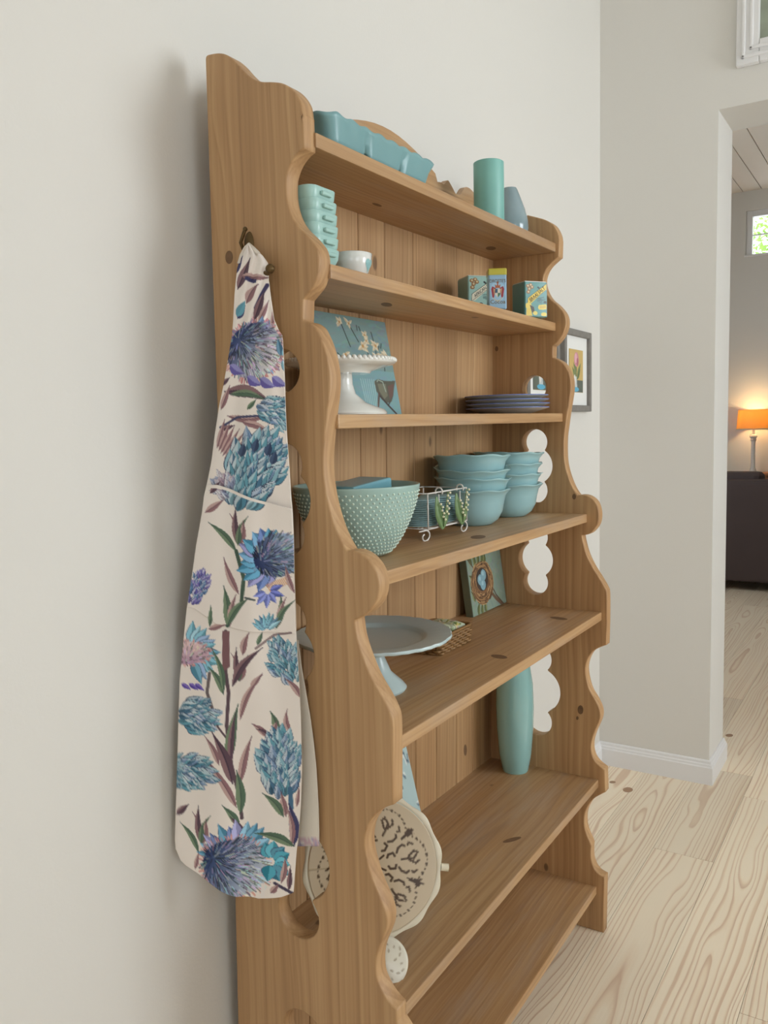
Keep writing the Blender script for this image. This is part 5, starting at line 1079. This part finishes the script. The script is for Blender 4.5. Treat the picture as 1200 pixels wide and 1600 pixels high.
# pale patterned board leaning behind the stand
zq6 = zs(6, 0.3); cL = Canvas(0, 0, 100, 100, 1, (176, 200, 200))
for k in range(60): x, y = rp.uniform(0, 100), rp.uniform(0, 100); cL.leaf(x, y, x+rp.uniform(-10, 10), y+rp.uniform(-10, 10), 5, (88, 110, 124), (226, 232, 228))
Q = ony(650, 1234, -0.10); Q2 = ony(634, 1185, -0.07)
canvas_board('patterned_board', 'pale blue patterned board leaning behind the tipped cake stand', (float(Q[0])-0.20, -0.125, zq6+0.001), (float(Q[0])+0.012, -0.125, zq6+0.001), (float(Q2[0])-0.212, -0.055, zq6+0.30), 0.010, cL, 60, 80, rgb(150, 176, 178))
# ================================================================== PICTURES ON THE WALLS
def framed(name, label, x0, x1, z0, z1, mat_w, cvs, fw_=0.022, mw=0.045, y=YW):
    e = thing(name, label, 'picture', ((x0+x1)/2, y, z0))
    def fb(a, b, c, d): box('frame', a, b, y-0.022, y-0.001, c, d, mat_w, e, 0.003, world=True)
    fb(x0, x0+fw_, z0, z1); fb(x1-fw_, x1, z0, z1); fb(x0+fw_, x1-fw_, z1-fw_, z1); fb(x0+fw_, x1-fw_, z0, z0+fw_)
    box('mat', x0+fw_*0.6, x1-fw_*0.6, y-0.010, y-0.004, z0+fw_*0.6, z1-fw_*0.6, M['mat'], e, world=True)
    ax0, ax1, az0, az1 = x0+fw_+mw, x1-fw_-mw, z0+fw_+mw, z1-fw_-mw
    U, V = np.meshgrid(np.linspace(0, 1, 70), np.linspace(0, 1, 110)); Pq = np.stack([ax0+(ax1-ax0)*U, np.full_like(U, y-0.0115), az1+(az0-az1)*V], -1)
    grid_mesh('artwork', Pq, cvs.sample(U*100, V*140), M['art'], e, world=True); return e
cR = Canvas(0, 0, 100, 140, 2, (206, 176, 108)); cR.poly([(0,100),(100,100),(100,140),(0,140)], (96, 104, 92))
for x0_, y0_, x1_, y1_ in ((50,100,20,55),(52,95,30,40),(55,98,80,62),(56,90,84,40),(50,80,40,30)): cR.leaf(x0_, y0_, x1_, y1_, 16, (96, 112, 70), (130, 140, 88))
cR.ell(52, 32, 17, 24, (206, 140, 150)); cR.ell(48, 28, 9, 16, (228, 176, 184)); cR.ell(60, 40, 7, 14, (178, 104, 116)); cR.poly([(36,88),(54,88),(58,128),(34,128)], (196, 204, 204)); cR.ell(46, 130, 24, 8, (96, 176, 206)); cR.ell(40, 100, 7, 18, (226, 222, 214))
X0 = float(ony(882, 516, YW-0.02)[0]); X1 = float(ony(924, 520, YW-0.02)[0]); Zt = float(ony(910, 517, YW-0.02)[2]); Zb = float(ony(908, 643, YW-0.02)[2])
framed('rose_picture', 'grey framed print of a pink rose in a vase beside the bookcase', X0, X1, Zb, Zt, M['greyframe'], cR)
framed('framed_print', 'matching grey framed print mostly hidden behind the bookcase side', X0-0.045-(X1-X0), X0-0.045, Zb, Zt, M['greyframe'], cR)
# white moulded frame above the opening
yA = float(onx(1151.5, 108, XW)[1]); zA = float(onx(1151.5, 108, XW)[2]); wF = thing('white_frame', 'white moulded frame with grey green picture above the doorway', 'picture', (XW, yA-0.30, zA))
def wfb(nm, y0, y1, z0, z1, t, bv): box(nm, XW-t, XW-0.0005, y0, y1, z0, z1, M['trim'], wF, bv, world=True)
fwid = 0.072
for (y0, y1, z0, z1) in ((yA-fwid, yA, zA, zA+0.8), (yA-0.6, yA-0.6+fwid, zA, zA+0.8), (yA-0.6+fwid, yA-fwid, zA, zA+fwid), (yA-0.6+fwid, yA-fwid, zA+0.8-fwid, zA+0.8)): wfb('frame', y0, y1, z0, z1, 0.026, 0.004)
for k, (o_, t) in enumerate(((0.018, 0.034), (0.042, 0.031))):
    wfb('moulding', yA-o_-0.012, yA-o_, zA+o_, zA+0.8-o_, t, 0.004); wfb('moulding', yA-0.6+o_, yA-o_, zA+o_, zA+o_+0.012, t, 0.004)
M['greenpic'] = plain('grey_green_picture', rgb(150, 158, 140), 0.5, var=0.25, vscale=25)
box('artwork', XW-0.012, XW-0.001, yA-0.6+fwid, yA-fwid, zA+fwid, zA+0.8-fwid, M['greenpic'], wF, world=True)

# ================================================================== knots, flush with the wood they belong to
M['fknot'] = plain('pale_floor_knot', rgb(168, 132, 102), 0.5, var=0.2, vscale=60)
M['knot'] = plain('dark_pine_knot', rgb(118, 88, 60), 0.6, var=0.35, vscale=120)
def knot(plane, px, py, rx, ry_, parent, tilt=0.0, mat='knot'):
    pts = []
    for ring, sc in ((0, 1.0), (1, 0.0)):
        for t in np.linspace(0, 2*math.pi, 19)[:-1]:
            a_, b_ = rx*math.cos(t), ry_*math.sin(t)
            pts.append(plane(px+a_*math.cos(tilt)-b_*math.sin(tilt), py+a_*math.sin(tilt)+b_*math.cos(tilt)))
        break
    n = len(pts); pts.append(plane(px, py)); mk('knot', pts, [[i, (i+1) % n, n] for i in range(n)], M[mat], parent)
pnear = lambda x, y: onx(x, y, -0.0003)
pfar = lambda x, y: onx(x, y, W-0.0003)
def pback(x, y):
    q = ony(x, y, -0.02); q = ony(x, y, yback(q[2])-0.0004); return q
def ptop(i):
    def g(x, y):
        z = zs(i, 0.5); q = onz(x, y, z); return onz(x, y, zs(i, float(q[0]))+0.0003)
    return g
def pund(i):
    def g(x, y):
        z = zs(i, 0.5)-0.022; q = onz(x, y, z); return onz(x, y, zs(i, float(q[0]))-0.0223)
    return g
knot(pnear, 358, 402, 6, 10.5, pn)
knot(pfar, 907, 1109, 4.5, 7, pf); knot(pfar, 902, 1122, 2.0, 3, pf); knot(pfar, 897, 776, 3, 4.5, pf); knot(pfar, 776, 545, 2.5, 4, pf)
for x, y, a_, b_ in ((695, 441, 3, 9), (727, 563, 2.5, 8), (748, 587, 3, 8), (641, 606, 4, 10), (665, 633, 2.5, 6), (659, 493, 2.2, 5), (675, 505, 2.2, 4), (600, 1190, 3, 9), (679, 1155, 2.8, 9), (727, 1172, 2.5, 9), (760, 440, 2, 5)): knot(pback, x, y, a_, b_, bk)
knot(pund(1), 767, 388, 8, 3, SHELF[1]); knot(pund(1), 589, 320, 8, 2, SHELF[1], 0.3); knot(pund(2), 604, 476, 9, 3, SHELF[2], 0.1)
knot(ptop(4), 747, 839, 12, 3, SHELF[4], -0.05); knot(ptop(5), 780, 1026, 13, 3, SHELF[5], 0.12); knot(ptop(5), 873, 966, 14, 2, SHELF[5], 0.12); knot(ptop(6), 800, 1312, 15, 3, SHELF[6], -0.25)
pfl = lambda x, y: onz(x, y, 0.0003)
for x, y, a_, b_ in ((1139.5, 1149, 6, 2.4), (981, 1234, 8, 4), (957, 1222, 5, 2), (1105, 1155, 4, 2)): knot(pfl, x, y, a_, b_, floor, 0.0, 'fknot')

# ================================================================== pieces that belong to a part go one level deeper
def under(child, part):
    child.parent = part; child.location = Vector(child.location)-Vector(part.location)
def kids(root, name): return [c for c in root.children if c.name.split('.')[0] == name]
def nest(root, part, *names):
    p = kids(root, part)[0]
    for nm in names:
        for c in kids(root, nm): under(c, p)
under(kids(bk, 'coat_hook')[0], pn)
nest(ap, 'apron_front', 'pocket'); nest(lamp, 'lamp_shade', 'shade_trim'); nest(cs, 'plate', 'beaded_rim'); nest(mbw, 'bowl_body', 'hobnails'); nest(hb, 'bowl_body', 'heart_motif')
for t_ in (tA, tB, tD): nest(t_, 'label_print', 'lettering')
nest(cd, 'wax', 'wick'); nest(tray, 'tray_body', 'divider'); nest(ps, 'wavy_rim', 'side_knob'); nest(bs, 'weave', 'stakes', 'rim')
stems = kids(cad, 'stem')
for c in kids(cad, 'flower_bead'):
    v0 = c.data.vertices[0].co; under(c, min(stems, key=lambda q: abs(q.data.vertices[0].co.x-v0.x)))
